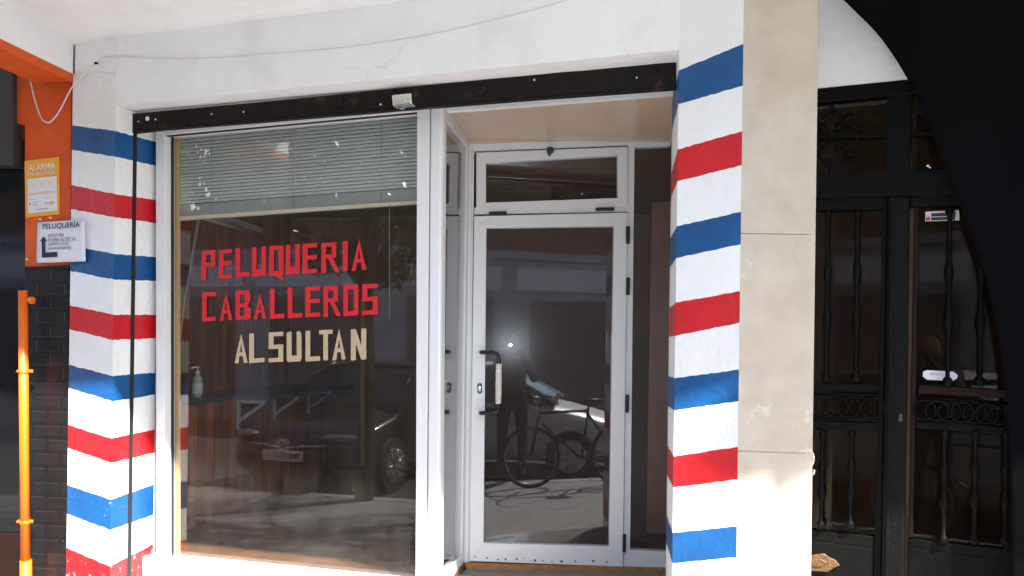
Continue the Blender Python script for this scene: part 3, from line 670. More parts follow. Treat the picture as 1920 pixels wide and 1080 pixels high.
# flakes of torn adhesive and painted sun glints on the glass
fk = thing('adhesive_glint_flakes', 'pale torn scraps of old sticker and painted sun glints on the glass over the blind', 'sticker remains', tuple(winP.at(380, 300)))
rng = random.Random(11)
for (cx, cy, sc, n) in ((386, 287, 1.0, 5), (372, 281, .8, 3), (380, 300, .7, 3), (377, 341, .9, 4), (390, 358, 1.1, 4), (366, 389, 1.2, 5), (357, 364, .6, 2), (362, 383, .6, 2), (404, 373, .4, 1), (356, 287, .5, 1), (374, 317, .4, 1), (377, 329, .4, 1)):
    bm = new_bm()
    for k in range(n):
        x = cx+rng.uniform(-7, 7)*sc; y = cy+rng.uniform(-8, 8)*sc; r = rng.uniform(1.6, 4.6)*sc
        pts = [(x+r*rng.uniform(.35, 1)*math.cos(a_), y+r*rng.uniform(.35, 1.2)*math.sin(a_)) for a_ in [2*math.pi*q/7 for q in range(7)]]
        prism(bm, pts, winP, -.057-.0004*k, .0003)
    link('flake', bm, mat('flake', (.80, .76, .60), .6), fk)
for k in range(60):
    x = rng.uniform(480, 785); y = rng.gauss(310, 35)
    if y < 225 or y > 380: continue
    r = rng.uniform(.5, 1.3); a_ = rng.uniform(0, 3); bm = new_bm()
    prism(bm, [(x-r*math.cos(a_)-.3, y-r*math.sin(a_)*2), (x+r*math.cos(a_), y-r), (x+r*math.cos(a_)+.3, y+r*2)], winP, -.0595, .0003)
    link('scratch', bm, mat('scratch', (.6, .6, .56), .6), fk)

# ------------------------------------------------------------------ text helper
def text_bm(s, fn, bm=None, bold=False):
    """text outline mapped by fn(u, v) with u, v in 0..1 over the text's own box"""
    cu = bpy.data.curves.new('tmp', 'FONT'); cu.body = s; cu.size = 1
    if bold: cu.offset = .012
    ob = bpy.data.objects.new('tmp', cu); COL.objects.link(ob)
    dg = bpy.context.evaluated_depsgraph_get(); me = bpy.data.meshes.new_from_object(ob.evaluated_get(dg))
    bpy.data.objects.remove(ob); bpy.data.curves.remove(cu)
    if bm is None: bm = new_bm()
    xs = [v.co.x for v in me.vertices]; ys = [v.co.y for v in me.vertices]
    x0, x1, y0, y1 = min(xs), max(xs), min(ys), max(ys)
    vs = [bm.verts.new(fn((v.co.x-x0)/(x1-x0), (v.co.y-y0)/(y1-y0))) for v in me.vertices]
    for p in me.polygons:
        try: bm.faces.new([vs[i] for i in p.vertices])
        except ValueError: pass
    bpy.data.meshes.remove(me); return bm
def text_on(s, pl, off, tl_, tr_, br_, bl_, bold=False, bm=None):
    def fn(u, v):
        x = lerp(lerp(bl_[0], br_[0], u), lerp(tl_[0], tr_[0], u), v); y = lerp(lerp(bl_[1], br_[1], u), lerp(tl_[1], tr_[1], u), v)
        return pl.at(x, y, off)
    return text_bm(s, fn, bm, bold)

# ------------------------------------------------------------------ neighbour on the left: orange pier, dark brick, black shopfront
nb = thing('neighbouring_shop', 'orange and black neighbouring shop corner at the left edge', 'shop', (L0[0]-.3, L0[1], 0))
NP = PL((L0[0]-1.2, L0[1]+.20), (L0[0], L0[1]+.02))
bm = new_bm()
prism(bm, [(24, 100), (133, 120), (132, 500), (47, 500), (46, 234), (24, 230)], NP, 0, .4); link('orange_pier', bm, orange, nb, bevel=.004)
bm = new_bm(); prism(bm, [(-260, 100), (60, 100), (133, 130), (133, 140), (24, 128), (-260, 118)], NP, .0008, .4); link('orange_lintel', bm, orange, nb)
darkbrick = brick_mat('dark_painted_brick', (.009, .008, .0085), (.007, .006, .0065), (.005, .005, .005), .165, .078, .012, .38, axes='XZ', rot=0, bump=1.0)
bm = new_bm(); prism(bm, [(46, 501), (129, 497), (127, 1300), (50, 1300)], NP, .004, .4); link('brick_pier', bm, darkbrick, nb)
bm = new_bm(); prism(bm, [(24, 231), (47, 235), (47, 262), (24, 262)], NP, -.03, .3); link('recess_edge', bm, mat('maroon', (.16, .02, .01), .6), nb)
bm = new_bm(); prism(bm, [(-260, 115), (24, 128), (25, 310), (-260, 300)], NP, .03, .1); link('roller_box', bm, mat('charcoal_sheet', (.035, .032, .035), .5), nb)
bm = new_bm(); prism(bm, [(-260, 240), (50, 240), (54, 1000), (-260, 1000)], NP, -.09, .02); link('shop_glass', bm, darkglass_m, nb)
bm = new_bm(); prism(bm, [(-260, 1000), (54, 1003), (54, 1300), (-260, 1300)], NP, -.05, .1); link('base_board', bm, mat('dark_board', (.014, .007, .005), .6, spec=.1), nb)
# transverse white beam with orange underside, coming out towards the street
BP = PL((L0[0]+.002, L0[1]), (-2.55, 3.0))
tb = bm = new_bm()
s1 = 1.3
zb = CAMZ + ((CY-138.5)/FPX*cr + (138-CX)/FPX*sr)*4.32
p_0, p_1 = Vector((L0[0]+.001, L0[1]-.002, 0)), Vector((L0[0]-.078, L0[1]-.50, 0))
dv_ = (p_1-p_0).normalized()
p_1 = p_0 + dv_*1.35
inn = Vector((-1, .12, 0))*.22
def beamseg(z0, z1, sh, name, m):
    bm = new_bm()
    nseg = 14
    for k in range(1): pass
    a_ = p_0+inn*sh; b_ = p_1+inn*sh
    extr(bm, [Vector((a_.x, a_.y, z0)), Vector((b_.x, b_.y, z0)), Vector((b_.x, b_.y, z1)), Vector((a_.x, a_.y, z1))], inn); return link(name, bm, m, nb)
beamseg(zb, CEIL-.001, 0, 'cross_beam', white)
beamseg(zb-.045, zb-.0005, .004, 'orange_beam_edge', orange)

# rainwater/gas pipe
pp = thing('orange_pipe', 'upright orange painted pipe in front of the dark brick pier', 'pipe', tuple(NP.at(46, 1080, .10)))
PO = .09
bm = new_bm(); tube(bm, [NP.at(43, 545, PO), NP.at(47.5, 1060, PO)], .0235, 18); link('pipe_tube', bm, orange_gloss, pp)
bm = new_bm(); tube(bm, [NP.at(48.4, 1050, PO), NP.at(51, 1330, PO)], .0285, 18); link('sleeve', bm, orange_gloss, pp)
bm = new_bm(); tube(bm, [NP.at(46, 563, PO), NP.at(58, 563, PO)], .014, 12); tube(bm, [NP.at(56, 563, PO), NP.at(62, 563, PO)], .020, 12); link('side_stub', bm, orange_gloss, pp)
for y in (696, 978):
    bm = new_bm(); xx = 45+(y-696)*.008
    prism(bm, quad(32.5, y-3, 59.5, y+3), NP, PO-.005, .012)
    c = NP.at(xx, y, PO); disc_cyl(bm, c-Vector((0, 0, .011)), (0, 0, 1), .0265, .018, 18)
    disc_cyl(bm, NP.at(58, y, PO-.006), NP.n3, .006, .008, 8); disc_cyl(bm, NP.at(34, y, PO-.006), NP.n3, .006, .008, 8)
    link('clamp', bm, orange_gloss, pp, bevel=.001)

# alarm sign
al = thing('alarm_sign', 'amber and white ALARMA notice on the orange pier', 'sign', tuple(NP.at(78, 405, .002)))
bm = new_bm(); prism(bm, [(46, 302), (110, 294), (111, 402), (48, 408)], NP, .006, .005); link('sign_plate', bm, sign_y, al)
bm = new_bm(); prism(bm, [(51.5, 336), (106, 330), (107, 395), (53, 400)], NP, .0075, .001); link('white_field', bm, sign_w, al)
F = .0085
bm = text_on('ALARMA', NP, F-.001, (52.5, 309.5), (103.5, 304), (103.8, 316), (52.8, 321), True); link('lettering', bm, sign_w, al)
bm = text_on('CON AVISO A POLICIA', NP, F-.001, (53, 323.5), (103, 318.5), (103, 325.5), (53, 330.5)); link('lettering', bm, sign_w, al)
bm = text_on('RESPUESTA INMEDIATA', NP, F, (54, 362), (103, 357), (103, 362), (54, 367)); link('lettering', bm, sign_o, al)
bm = text_on('yoigo', NP, F, (83.5, 378), (103, 375), (103, 383.5), (83.5, 386), True); link('lettering', bm, sign_o, al)
bm = text_on('900 000 000', NP, F, (67, 391), (90, 389), (90, 392.5), (67, 394.5)) if False else new_bm()
for (x0, x1, y, h) in ((62, 71, 379, 1.4), (61, 72, 384, 1.4), (68, 90, 392, 1.5), (54, 66, 374, .7), (84, 94, 371.5, .7)):
    n = max(3, int((x1-x0)/2.4))
    for k in range(n):
        xa = x0+(x1-x0)*k/n; prism(bm, [(xa, y-(xa-x0)*.09), (xa+(x1-x0)/n*.7, y-(xa-x0)*.09), (xa+(x1-x0)/n*.7, y+h-(xa-x0)*.09), (xa, y+h-(xa-x0)*.09)], NP, F, .0004)
prism(bm, [(54.5, 379), (57.5, 382), (57, 386), (55, 382.5)], NP, F, .0004); link('small_print', bm, ink_g, al)
bm = new_bm()
for cx, cy in ((63, 347), (77, 345.5), (93.5, 342.5)):
    for a_ in range(10):
        t0_, t1_ = 2*math.pi*a_/10, 2*math.pi*(a_+.6)/10
        prism(bm, [(cx+4.5*math.cos(t0_), cy+5*math.sin(t0_)), (cx+4.5*math.cos(t1_), cy+5*math.sin(t1_)), (cx+3.7*math.cos(t1_), cy+4.1*math.sin(t1_)), (cx+3.7*math.cos(t0_), cy+4.1*math.sin(t0_))], NP, F, .0004)
    prism(bm, quad(cx-1.2, cy-2, cx+1.2, cy+2), NP, F, .0004)
link('pictogram', bm, mat('faint_print', (.62, .50, .44), .5), al)

# paper notice in a plastic sleeve
pn = thing('paper_notice', 'white sheet headed PELUQUERÍA with a black bent arrow, taped below the alarm sign', 'notice', tuple(NP.at(110, 490, .01)))
NQ = PL(NP.at(70, 450, .016).xy, colL.at(160, 450, .016).xy)
bm = new_bm()
gx, gy = 10, 8; vs = []
for j in range(gy+1):
    row = []
    for i in range(gx+1):
        u, v = i/gx, j/gy
        x = lerp(lerp(70, 159, u), lerp(68.5, 160.5, u), v); y = lerp(lerp(417, 411.5, u), lerp(493, 490, u), v)
        row.append(bm.verts.new(NQ.at(x, y, .001+.0035*math.sin(u*7+v*3)*math.sin(v*6+1) - .002)))
    vs.append(row)
for j in range(gy):
    for i in range(gx): bm.faces.new((vs[j][i], vs[j][i+1], vs[j+1][i+1], vs[j+1][i]))
sh = link('sheet', bm, paper, pn, smooth=True)
s_ = sh.modifiers.new('s', 'SOLIDIFY'); s_.thickness = .0006
F = .0045
bm = text_on('PELUQUERÍA', NQ, F, (79.5, 417), (149.5, 413.5), (149.5, 427.5), (79.5, 431.5), True); link('lettering', bm, ink, pn)
for s, q in (('ESTOY EN', ((90, 439), (119, 437), (119, 443.5), (90, 445))), ('POETA ALTET 14.', ((90.5, 447.5), (142.5, 444.5), (142.5, 451.5), (90.5, 453.5))),
             ('(JUNTO A LA', ((91, 455), (128, 452.5), (128, 460.5), (91, 462))), ('LAVANDERÍA)', ((90.5, 462), (133, 460), (133, 468.5), (90.5, 469.5)))):
    bm = text_on(s, NQ, F, *q, bold=True); link('lettering', bm, ink_g, pn)
bm = new_bm(); prism(bm, [(74.5, 452), (81.5, 443), (88, 452), (84.5, 452.5), (85, 473.5), (107, 472), (107.5, 481.5), (78.5, 483), (78, 452.5)], NQ, F, .0005); link('arrow', bm, ink, pn)
bm = new_bm()
for x, y in ((75, 411), (94, 408), (50, 486), (100, 491)):
    prism(bm, [(x-2, y-1.5), (x+2.5, y-1), (x+1.5, y+2), (x-2.5, y+1)], NQ, .006, .0005)
link('tape_scrap', bm, sign_w, pn)

# ------------------------------------------------------------------ wire across the lintel
wr = thing('wire', 'thin pale wire sagging over the orange pier and running across the white lintel', 'wire', tuple(linP.at(185, 119, .01)))
pts = [linP.at(x, y, .006) for x, y in ((1062, 0), (1000, 18), (940, 33), (850, 55), (760, 72), (640, 89), (520, 99), (440, 106), (330, 109.5), (260, 107), (205, 106))]
pts += [colL.at(184, 115, .012), colL.at(165, 133, .02), colL.at(146, 149, .02), NP.at(130, 172, .03), NP.at(116, 200, .03), NP.at(104, 219, .03), NP.at(92, 229.5, .03), NP.at(80, 225, .03), NP.at(70, 203, .02), NP.at(62, 175, .02), NP.at(56, 150, .015), NP.at(48, 136, .012), NP.at(25, 124, .01)]
bm = new_bm(); path = smooth_path(pts, 5); tube(bm, path, [.0022 if p.x > -2.0 else .0040 for p in path], 6); link('cable', bm, wirem, wr)
bm = new_bm(); c = colL.at(183, 118, .004); tube(bm, [c, c+colL.n3*.02+Vector((.004, 0, -.008))], .007, 8); link('cable_clip', bm, rust, wr)

# ------------------------------------------------------------------ iron gate of the apartment house on the right
gt = thing('iron_gate', 'black wrought iron double entrance door with glass, balusters and ring friezes, right of the marble', 'gate', (1.7, 3.35, 0))
def gframe(name, polys, m=ironm, off=0, th=.06, parent=gt, bevel=.004):
    bm = new_bm()
    for i, p in enumerate(polys): prism(bm, p, gateP, off-.0007*i, th)
    return link(name, bm, m, parent, bevel=bevel)
def gy_(y0, x, k):                               # rails fan out from the gate's vanishing point
    return y0
def rail_q(xa, xb, ya, yb, h):                   # left/right x, y at left, y at right, height
    return [(xa, ya), (xb, yb), (xb, yb+h), (xa, ya+h)]
gframe('gate_frame', [
    [(1500, 168), (1960, 120), (1960, 152), (1500, 196)],
    [(1500, 329), (1960, 308), (1960, 362), (1500, 372)],
    [(1664, 150), (1713, 147), (1706, 330), (1659, 334)]], off=.02)
gframe('transom_bars', [[(1500, 254), (1664, 248), (1664, 256), (1500, 262)], [(1712, 247), (1960, 240), (1960, 248), (1712, 255)], [(1553, 186), (1565, 185), (1563, 212), (1557, 212)],
                        [(1553, 296), (1559, 296), (1560, 331), (1551, 331)], [(1820, 150), (1830, 150), (1828, 320), (1818, 320)]], off=.0, th=.02)
# quatrefoil scrollwork
def arc(cx, cy, r, a0, a1, n=10): return [(cx+r*math.cos(lerp(a0, a1, k/n)), cy+r*math.sin(lerp(a0, a1, k/n))) for k in range(n+1)]
bm = new_bm(); cx0, cy0 = 1557, 254
def gt_tube(pts, r, off=.012): tube(bm, [gateP.at(x, y, off) for x, y in pts], r, 8)
for k in range(4):
    a_ = k*math.pi/2
    gt_tube(arc(cx0+27*math.cos(a_), cy0+27*math.sin(a_), 24, a_-1.9, a_+1.9, 16), .006)
    b_ = a_+math.pi/4; ex, ey = cx0+33*math.cos(b_), cy0+33*math.sin(b_)
    ux, uy = math.cos(b_), math.sin(b_); vx, vy = -uy, ux
    # leaf outwards
    gl = [gateP.at(ex+ux*t*24, ey+uy*t*24, .012) for t in (0, .3, .5, .75, 1)]
    tube(bm, gl, [.005, .008, .013, .010, .002], 8)
    gl = [gateP.at(ex-ux*t*24, ey-uy*t*24, .012) for t in (0, .3, .5, .75, 1)]
    tube(bm, gl, [.005, .008, .014, .010, .002], 8)
    for s in (-1, 1):
        sp = [(ex - ux*4 + s*vx*4 + s*vx*7*t - ux*8*math.sin(t*2.6), ey - uy*4 + s*vy*4 + s*vy*7*t - uy*8*math.sin(t*2.6)) for t in [q/6 for q in range(7)]]
        gt_tube(sp, .004)
link('scrollwork', bm, ironm, gt)
# wooden-looking steel leaves
gframe('gate_leaf', [
    [(1500, 372), (1659, 368), (1658, 392), (1500, 396)],
    [(1655, 370), (1664, 370), (1650, 1200), (1636, 1200)],
    [(1500, 718), (1648, 720), (1648, 736), (1500, 733)],
    [(1500, 788), (1646, 793), (1646, 808), (1500, 806)],
    [(1500, 992), (1640, 1006), (1639, 1028), (1500, 1010)],
    [(1500, 1010), (1639, 1028), (1636, 1200), (1500, 1200)]], off=0, th=.05)
gframe('centre_stile', [[(1664, 368), (1706, 366), (1694, 1200), (1650, 1200)]], ironw, .03, .07, bevel=.012)
gframe('centre_stile_bead', [[(1670, 368), (1676, 368), (1664, 1200), (1658, 1200)]], ironw, .038, .01, bevel=.003)
gframe('gate_leaf', [
    [(1706, 366), (1960, 352), (1960, 378), (1706, 388)],
    [(1500+385, 355), (1960, 352), (1960, 1200), (1500+380, 1200)],
    [(1716, 791), (1888, 797), (1888, 816), (1716, 803)],
    [(1704, 1010), (1886, 1030), (1886, 1050), (1702, 1026)],
    [(1702, 1026), (1886, 1050), (1884, 1200), (1700, 1200)]], off=0, th=.05)
gframe('rusty_leaf_frame', [
    [(1714, 388), (1724, 388), (1712, 1008), (1703, 1008)],
    [(1722, 722), (1888, 731), (1888, 747), (1722, 738)]], rust, .006, .05)
# panes
bm = new_bm(); prism(bm, [(1500, 190), (1662, 180), (1662, 332), (1500, 334)], gateP, -.03, .004); prism(bm, [(1710, 176), (1960, 150), (1960, 320), (1708, 330)], gateP, -.03, .004)
prism(bm, [(1500, 392), (1656, 390), (1648, 1008), (1500, 1000)], gateP, -.03, .004); prism(bm, [(1714, 386), (1888, 378), (1885, 1034), (1704, 1014)], gateP, -.03, .004)
link('glass_pane', bm, gate_glass, gt)
# balusters
def baluster(px, y0, y1, pxb=None):
    a_ = gateP.at(px, y0, .012); b_ = gateP.at(pxb or px-(y1-y0)*.02, y1, .012); h = a_.z-b_.z
    base = Vector(((a_.x+b_.x)/2, (a_.y+b_.y)/2, b_.z))
    bm = new_bm()
    r = .009
    prof = [(.016, 0), (.020, .015), (.018, .03), (r, .04), (r, h*.28), (.014, h*.31), (.020, h*.36), (.014, h*.41), (r, h*.44), (.014, h*.455), (r, h*.47), (r, h*.56), (.013, h*.6), (.018, h*.64), (.013, h*.68), (r, h*.71),
            (r, h-.035), (.013, h-.03), (.018, h-.018), (.013, h-.004), (.010, h)]
    lathe(bm, base, prof, 10); link('baluster', bm, ironm, gt)
for px in (1553, 1609): baluster(px, 394, 717)
for px in (1782, 1843): baluster(px, 388, 724)
for px in (1542, 1597): baluster(px, 808, 992)
for px in (1772, 1830, 1888): baluster(px, 806, 1020)
# ring friezes
def frieze(x0, x1, y0a, y0b, h, n):
    bm = new_bm()
    for k in range(n):
        cx = lerp(x0, x1, (k+.5)/n); cy = lerp(y0a, y0b, (k+.5)/n); rx = (x1-x0)/n*.92
        tube(bm, [gateP.at(cx+rx*math.cos(q), cy+h*.42*math.sin(q), .005 + (.004 if k % 2 else 0)) for q in [2*math.pi*j/20 for j in range(21)]], .0055, 6, False)
    for s in (-.5, .5):
        tube(bm, [gateP.at(x0, y0a+s*h, .006), gateP.at(x1, y0b+s*h, .006)], .004, 6)
    link('ring_frieze', bm, ironm, gt)
frieze(1512, 1648, 761, 765, 46, 6); frieze(1722, 1886, 768, 778, 44, 7)
bm = new_bm(); prism(bm, [(1505, 1044), (1530, 1040), (1545, 1038), (1556, 1046), (1566, 1050), (1575, 1061), (1564, 1065), (1552, 1073), (1535, 1072), (1505, 1070)], gateP, .012, .012)
prism(bm, [(1520, 1050), (1540, 1047), (1552, 1056), (1540, 1064), (1520, 1062)], gateP, .020, .01); link('gilt_ornament', bm, gold, gt, bevel=.004)
bm = new_bm(); prism(bm, [(1686, 776), (1692, 776), (1692, 790), (1685, 790)], gateP, .034, .006); link('keyhole_plate', bm, gold, gt)
bm = new_bm(); c = gateP.at(1521, 858, .03)
tube(bm, smooth_path([gateP.at(1512, 875, .0), gateP.at(1522, 872, .05), gateP.at(1525, 858, .06), gateP.at(1521, 846, .05), gateP.at(1512, 842, .02)], 5), .008, 10)
tube(bm, smooth_path([gateP.at(1510, 893, .0), gateP.at(1524, 889, .05), gateP.at(1526, 880, .05)], 5), .008, 10); link('door_knob', bm, chrome, gt)
bm = new_bm(); prism(bm, [(1731, 697), (1738, 694), (1788, 697), (1796, 704), (1794, 710), (1786, 714), (1738, 712), (1730, 706)], gateP, -.024, .001); sk = link('lower_sticker', bm, sign_w, gt)
bm = text_on('SERVICIO DE', gateP, -.0225, (1744, 699), (1780, 701), (1780, 705), (1744, 703)); link('sticker_print', bm, mat('red_print', (.45, .1, .1), .5), gt)
bm = new_bm(); prism(bm, [(1735, 397), (1798, 394), (1799, 413), (1735, 415)], gateP, -.024, .001); link('upper_sticker', bm, sign_w, gt)
bm = new_bm(); prism(bm, [(1746, 400), (1780, 398.5), (1780, 405), (1746, 406)], gateP, -.0225, .0005); prism(bm, [(1746, 407.5), (1780, 406.5), (1780, 412), (1746, 413.5)], gateP, -.0225, .0005); prism(bm, [(1786, 396), (1793, 396), (1790, 413), (1784, 413)], gateP, -.0225, .0005); link('sticker_print', bm, ink, gt)
bm = new_bm(); prism(bm, [(1736, 408), (1744, 406), (1744, 413), (1736, 414)], gateP, -.0225, .0005); link('sticker_print', bm, paint_r, gt)
# hall behind the gate, wall above it
hall = thing('apartment_house', 'apartment house wall over and around the iron gate', 'building', (2.2, 3.6, 0))
bm = new_bm(); prism(bm, [(1500, -160), (2300, -260), (2300, 92), (1960, 122), (1500, 168)], gateP, .03, .35); link('wall_over_gate', bm, white, hall)
bm = new_bm(); prism(bm, [(1960, 100), (2500, 20), (2500, 1500), (1950, 1400)], gateP, .05, .35); link('side_wall', bm, marble, hall)
bm = new_bm(); plan(bm, [(1.42, 3.75), (2.5, 3.25), (4.0, 6.0), (1.8, 6.2)], -.1, .05); link('hall_floor', bm, granite, hall)
bm = new_bm(); extr(bm, [Vector((1.6, 5.6, 0)), Vector((4, 5.3, 0)), Vector((4, 5.3, 3.2)), Vector((1.6, 5.6, 3.2))], (0, .1, 0)); link('hall_wall', bm, brown_in, hall)
bm = new_bm(); plan(bm, [(1.75, 3.62), (1.82, 3.6), (2.1, 5.6), (1.7, 5.6)], 0, 3.2)
plan(bm, [(3.0, 3.0), (3.1, 3.0), (4.0, 5.5), (3.9, 5.5)], 0, 3.2); link('hall_side', bm, brown_in, hall)

bs = thing('lens_obstruction', 'added black canvas sheet hanging in front of the right side of the iron gate', 'sheet', (2.1, 3.0, CEIL))  # added shape standing in for an out-of-focus obstruction at the lens
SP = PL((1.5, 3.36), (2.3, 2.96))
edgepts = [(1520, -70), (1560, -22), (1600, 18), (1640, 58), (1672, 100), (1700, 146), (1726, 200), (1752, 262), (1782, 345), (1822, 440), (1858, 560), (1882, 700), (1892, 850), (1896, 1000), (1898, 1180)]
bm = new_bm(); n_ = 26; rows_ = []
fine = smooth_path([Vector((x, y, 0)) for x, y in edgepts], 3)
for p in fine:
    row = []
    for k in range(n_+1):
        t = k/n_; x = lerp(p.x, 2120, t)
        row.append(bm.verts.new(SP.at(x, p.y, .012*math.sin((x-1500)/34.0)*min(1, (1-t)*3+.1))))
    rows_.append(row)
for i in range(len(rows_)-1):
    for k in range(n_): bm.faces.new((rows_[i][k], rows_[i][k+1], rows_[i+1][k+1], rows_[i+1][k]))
o_ = link('standin', bm, mat('obstruction_black', (.003, .003, .004), .95, spec=.05), bs, smooth=True); m_ = o_.modifiers.new('s', 'SOLIDIFY'); m_.thickness = .006
bm = new_bm(); tube(bm, [SP.at(1500, -95, .0), SP.at(2140, -150, 0)], .02, 12); link('rail', bm, ironm, bs)  # added too, only to carry the stand-in sheet
# ------------------------------------------------------------------ the street behind the camera (seen in the glass and lighting the front)
plas_g = mat('grey_render', (.5, .5, .55), .8, noise=.12, nscale=2)
plas_b = mat('brown_render', (.24, .15, .11), .8, noise=.12, nscale=2)
shut_m = mat('roller_shutter_brown', (.22, .18, .17), .5, noise=.1)
far = thing('opposite_building', 'grey rendered building with brown roller shutters across the street', 'building', (*st(-2, 14), 0))
fP = PL(st(-26, 14), st(14, 14)); fP.n = -e2*1.0; fP.n = Vector((-e2.x, -e2.y)); fP.n3 = Vector((fP.n.x, fP.n.y, 0))
bm = new_bm(); wbox(bm, fP, 0, 40, 0, 3.75, 0, 1.0); link('ground_floor_wall', bm, plas_g, far)
bm = new_bm(); wbox(bm, fP, 0, 40, 3.95, 8.0, 0, 1.0); link('upper_floor_wall', bm, plas_b, far)
bm = new_bm(); wbox(bm, fP, 0, 40, 3.75, 3.95, .12, 1.1); link('cornice', bm, plas_g, far)
for s in (1.5, 5.2, 8.9, 12.6, 16.3, 20.0, 23.7, 27.4, 31.1):
    bm = new_bm()
    wbox(bm, fP, s, s+2.7, 0, 2.75, .02, .03)
    for k in range(32): wbox(bm, fP, s, s+2.7, k*.086, k*.086+.055, .035, .02)
    link('roller_shutter', bm, shut_m, far)
    bm = new_bm(); wbox(bm, fP, s-.4, s+2.9, 2.98, 3.55, .05, .04); link('fascia_panel', bm, mat('pale_fascia', (.8, .8, .86), .6), far)
    bm = new_bm(); wbox(bm, fP, s+.5, s+2.2, 5.0, 6.8, .02, .03); link('window', bm, darkglass_m, far)

tyre = mat('tyre', (.015, .015, .016), .8); rimm = mat('alloy_rim', (.4, .4, .42), .3, metal=.8)
carglass = mat('car_glass', (.01, .012, .014), .04); lampm = mat('headlamp', (.25, .26, .28), .08, metal=.6)
def car(label, cat, paintm, pos, heading, plate=None, sunshade=False):
    """front at x=0, length along -x; placed with its nose at pos, pointing along heading"""
    r = thing('parked_car', label, cat, (0, 0, 0), 'cars parked along the kerb')
    body = new_bm()
    S = [(0.02, .60, .30, .55), (-.08, .74, .20, .66), (-.35, .83, .17, .78), (-.9, .87, .17, .90), (-1.15, .88, .17, .97), (-2.2, .89, .17, 1.0), (-3.3, .88, .17, 1.02), (-3.9, .84, .2, 1.02), (-4.15, .76, .26, .95), (-4.22, .62, .34, .80)]
    rings = []
    for x, w, zb_, zt in S:
        ring = [(-w*.9, zb_), (-w, zb_+.15), (-w, zt-.18), (-w*.94, zt-.03), (-w*.6, zt+.02), (w*.6, zt+.02), (w*.94, zt-.03), (w, zt-.18), (w, zb_+.15), (w*.9, zb_)]
        rings.append([body.verts.new((x, y, z)) for y, z in ring])
    for i in range(len(rings)-1):
        for k in range(10): body.faces.new((rings[i][k], rings[i][(k+1) % 10], rings[i+1][(k+1) % 10], rings[i+1][k]))
    body.faces.new(rings[0]); body.faces.new(rings[-1][::-1])
    bo = link('body', body, paintm, r, smooth=True); sb = bo.modifiers.new('s', 'SUBSURF'); sb.levels = 2; sb.render_levels = 2
    gh = new_bm(); G = [(-1.02, .78, .96), (-1.85, .62, 1.42), (-2.5, .60, 1.47), (-3.3, .60, 1.42), (-4.02, .70, .98)]
    rg = [[gh.verts.new((x, -max(w, .72) if z < 1.2 else -w, z)), gh.verts.new((x, w if z > 1.2 else max(w, .72), z))] for x, w, z in G]
    lowr = [[gh.verts.new((x, -.78, .96)), gh.verts.new((x, .78, .96))] for x in (-1.02, -1.85, -2.5, -3.3, -4.02)]
    for i in range(4): gh.faces.new((rg[i][0], rg[i][1], rg[i+1][1], rg[i+1][0]))
    for i in range(4):
        for s in (0, 1):
            try: gh.faces.new((rg[i][s], rg[i+1][s], lowr[i+1][s], lowr[i][s]))
            except ValueError: pass
    link('windows', gh, carglass, r)
    rf = new_bm()
    R4 = [[rf.verts.new((x, s*w, z)) for s in (-1, -.5, .5, 1)] for x, w, z in ((-1.80, .62, 1.415), (-2.0, .635, 1.455), (-2.6, .63, 1.495), (-3.2, .62, 1.46), (-3.45, .60, 1.40))]
    for i in range(4):
        for k in range(3): rf.faces.new((R4[i][k], R4[i][k+1], R4[i+1][k+1], R4[i+1][k]))
    for s in (-1, 1):
        tube(rf, [(-.98, s*.79, .96), (-1.5, s*.70, 1.26), (-1.85, s*.625, 1.425), (-2.5, s*.615, 1.47), (-3.3, s*.60, 1.43), (-4.0, s*.72, 1.0)], .022, 8)
        tube(rf, [(-2.35, s*.79, .97), (-2.4, s*.62, 1.46)], .03, 8)
    link('roof', rf, paintm, r, smooth=True)
    for x in (-.82, -3.38):
        for s in (-1, 1):
            bm = new_bm(); tube(bm, [(x, s*.70, .31), (x, s*.895, .31)], .315, 28); wh = link('wheel', bm, tyre, r)
            bm = new_bm(); disc_cyl(bm, (x, s*.89, .31), (0, s, 0), .205, .012, 24); disc_cyl(bm, (x, s*.90, .31), (0, s, 0), .05, .02, 12)
            for k in range(7):
                a_ = 2*math.pi*k/7; tube(bm, [(x, s*.905, .31), (x+.19*math.cos(a_), s*.905, .31+.19*math.sin(a_))], .014, 6)
            link('rim', bm, rimm, wh)
    for s in (-1, 1):
        bm = new_bm(); lathe(bm, (0, 0, 0), [(.02, -.07), (.10, -.05), (.12, 0), (.10, .05), (.02, .07)], 14)
        bmesh.ops.transform(bm, matrix=Matrix.Translation((-.14, s*.60, .68)) @ Matrix.Rotation(s*.5, 4, 'Z') @ Matrix.Diagonal((1.1, 1.7, .5, 1)), verts=bm.verts); link('headlight', bm, lampm, r)
        bm = new_bm(); lathe(bm, (0, 0, 0), [(.02, -.07), (.09, -.04), (.09, .04), (.02, .07)], 12)
        bmesh.ops.transform(bm, matrix=Matrix.Translation((-1.25, s*.97, 1.0)) @ Matrix.Diagonal((.6, 1.2, 1, 1)), verts=bm.verts); link('wing_mirror', bm, paintm, r)
    bm = new_bm(); box(bm, -.02, .035, -.42, .42, .30, .42); link('grille', bm, plastic_k, r, bevel=.02)
    bm = new_bm(); tube(bm, [(.03, -.5, .60), (.045, -.2, .585), (.05, 0, .55), (.045, .2, .585), (.03, .5, .60)], .009, 6); link('bright_trim', bm, chrome, r)
    bm = new_bm(); tube(bm, [(.055+.01*math.cos(q)*0, .085*math.cos(q), .60+.055*math.sin(q)) for q in [2*math.pi*j/20 for j in range(21)]], .009, 6, False)
    tube(bm, [(.056, .03*math.cos(q), .61+.035*math.sin(q)) for q in [2*math.pi*j/16 for j in range(17)]], .006, 6, False); tube(bm, [(.056, -.075, .615), (.056, .075, .615)], .005, 6); link('badge', bm, chrome, r)
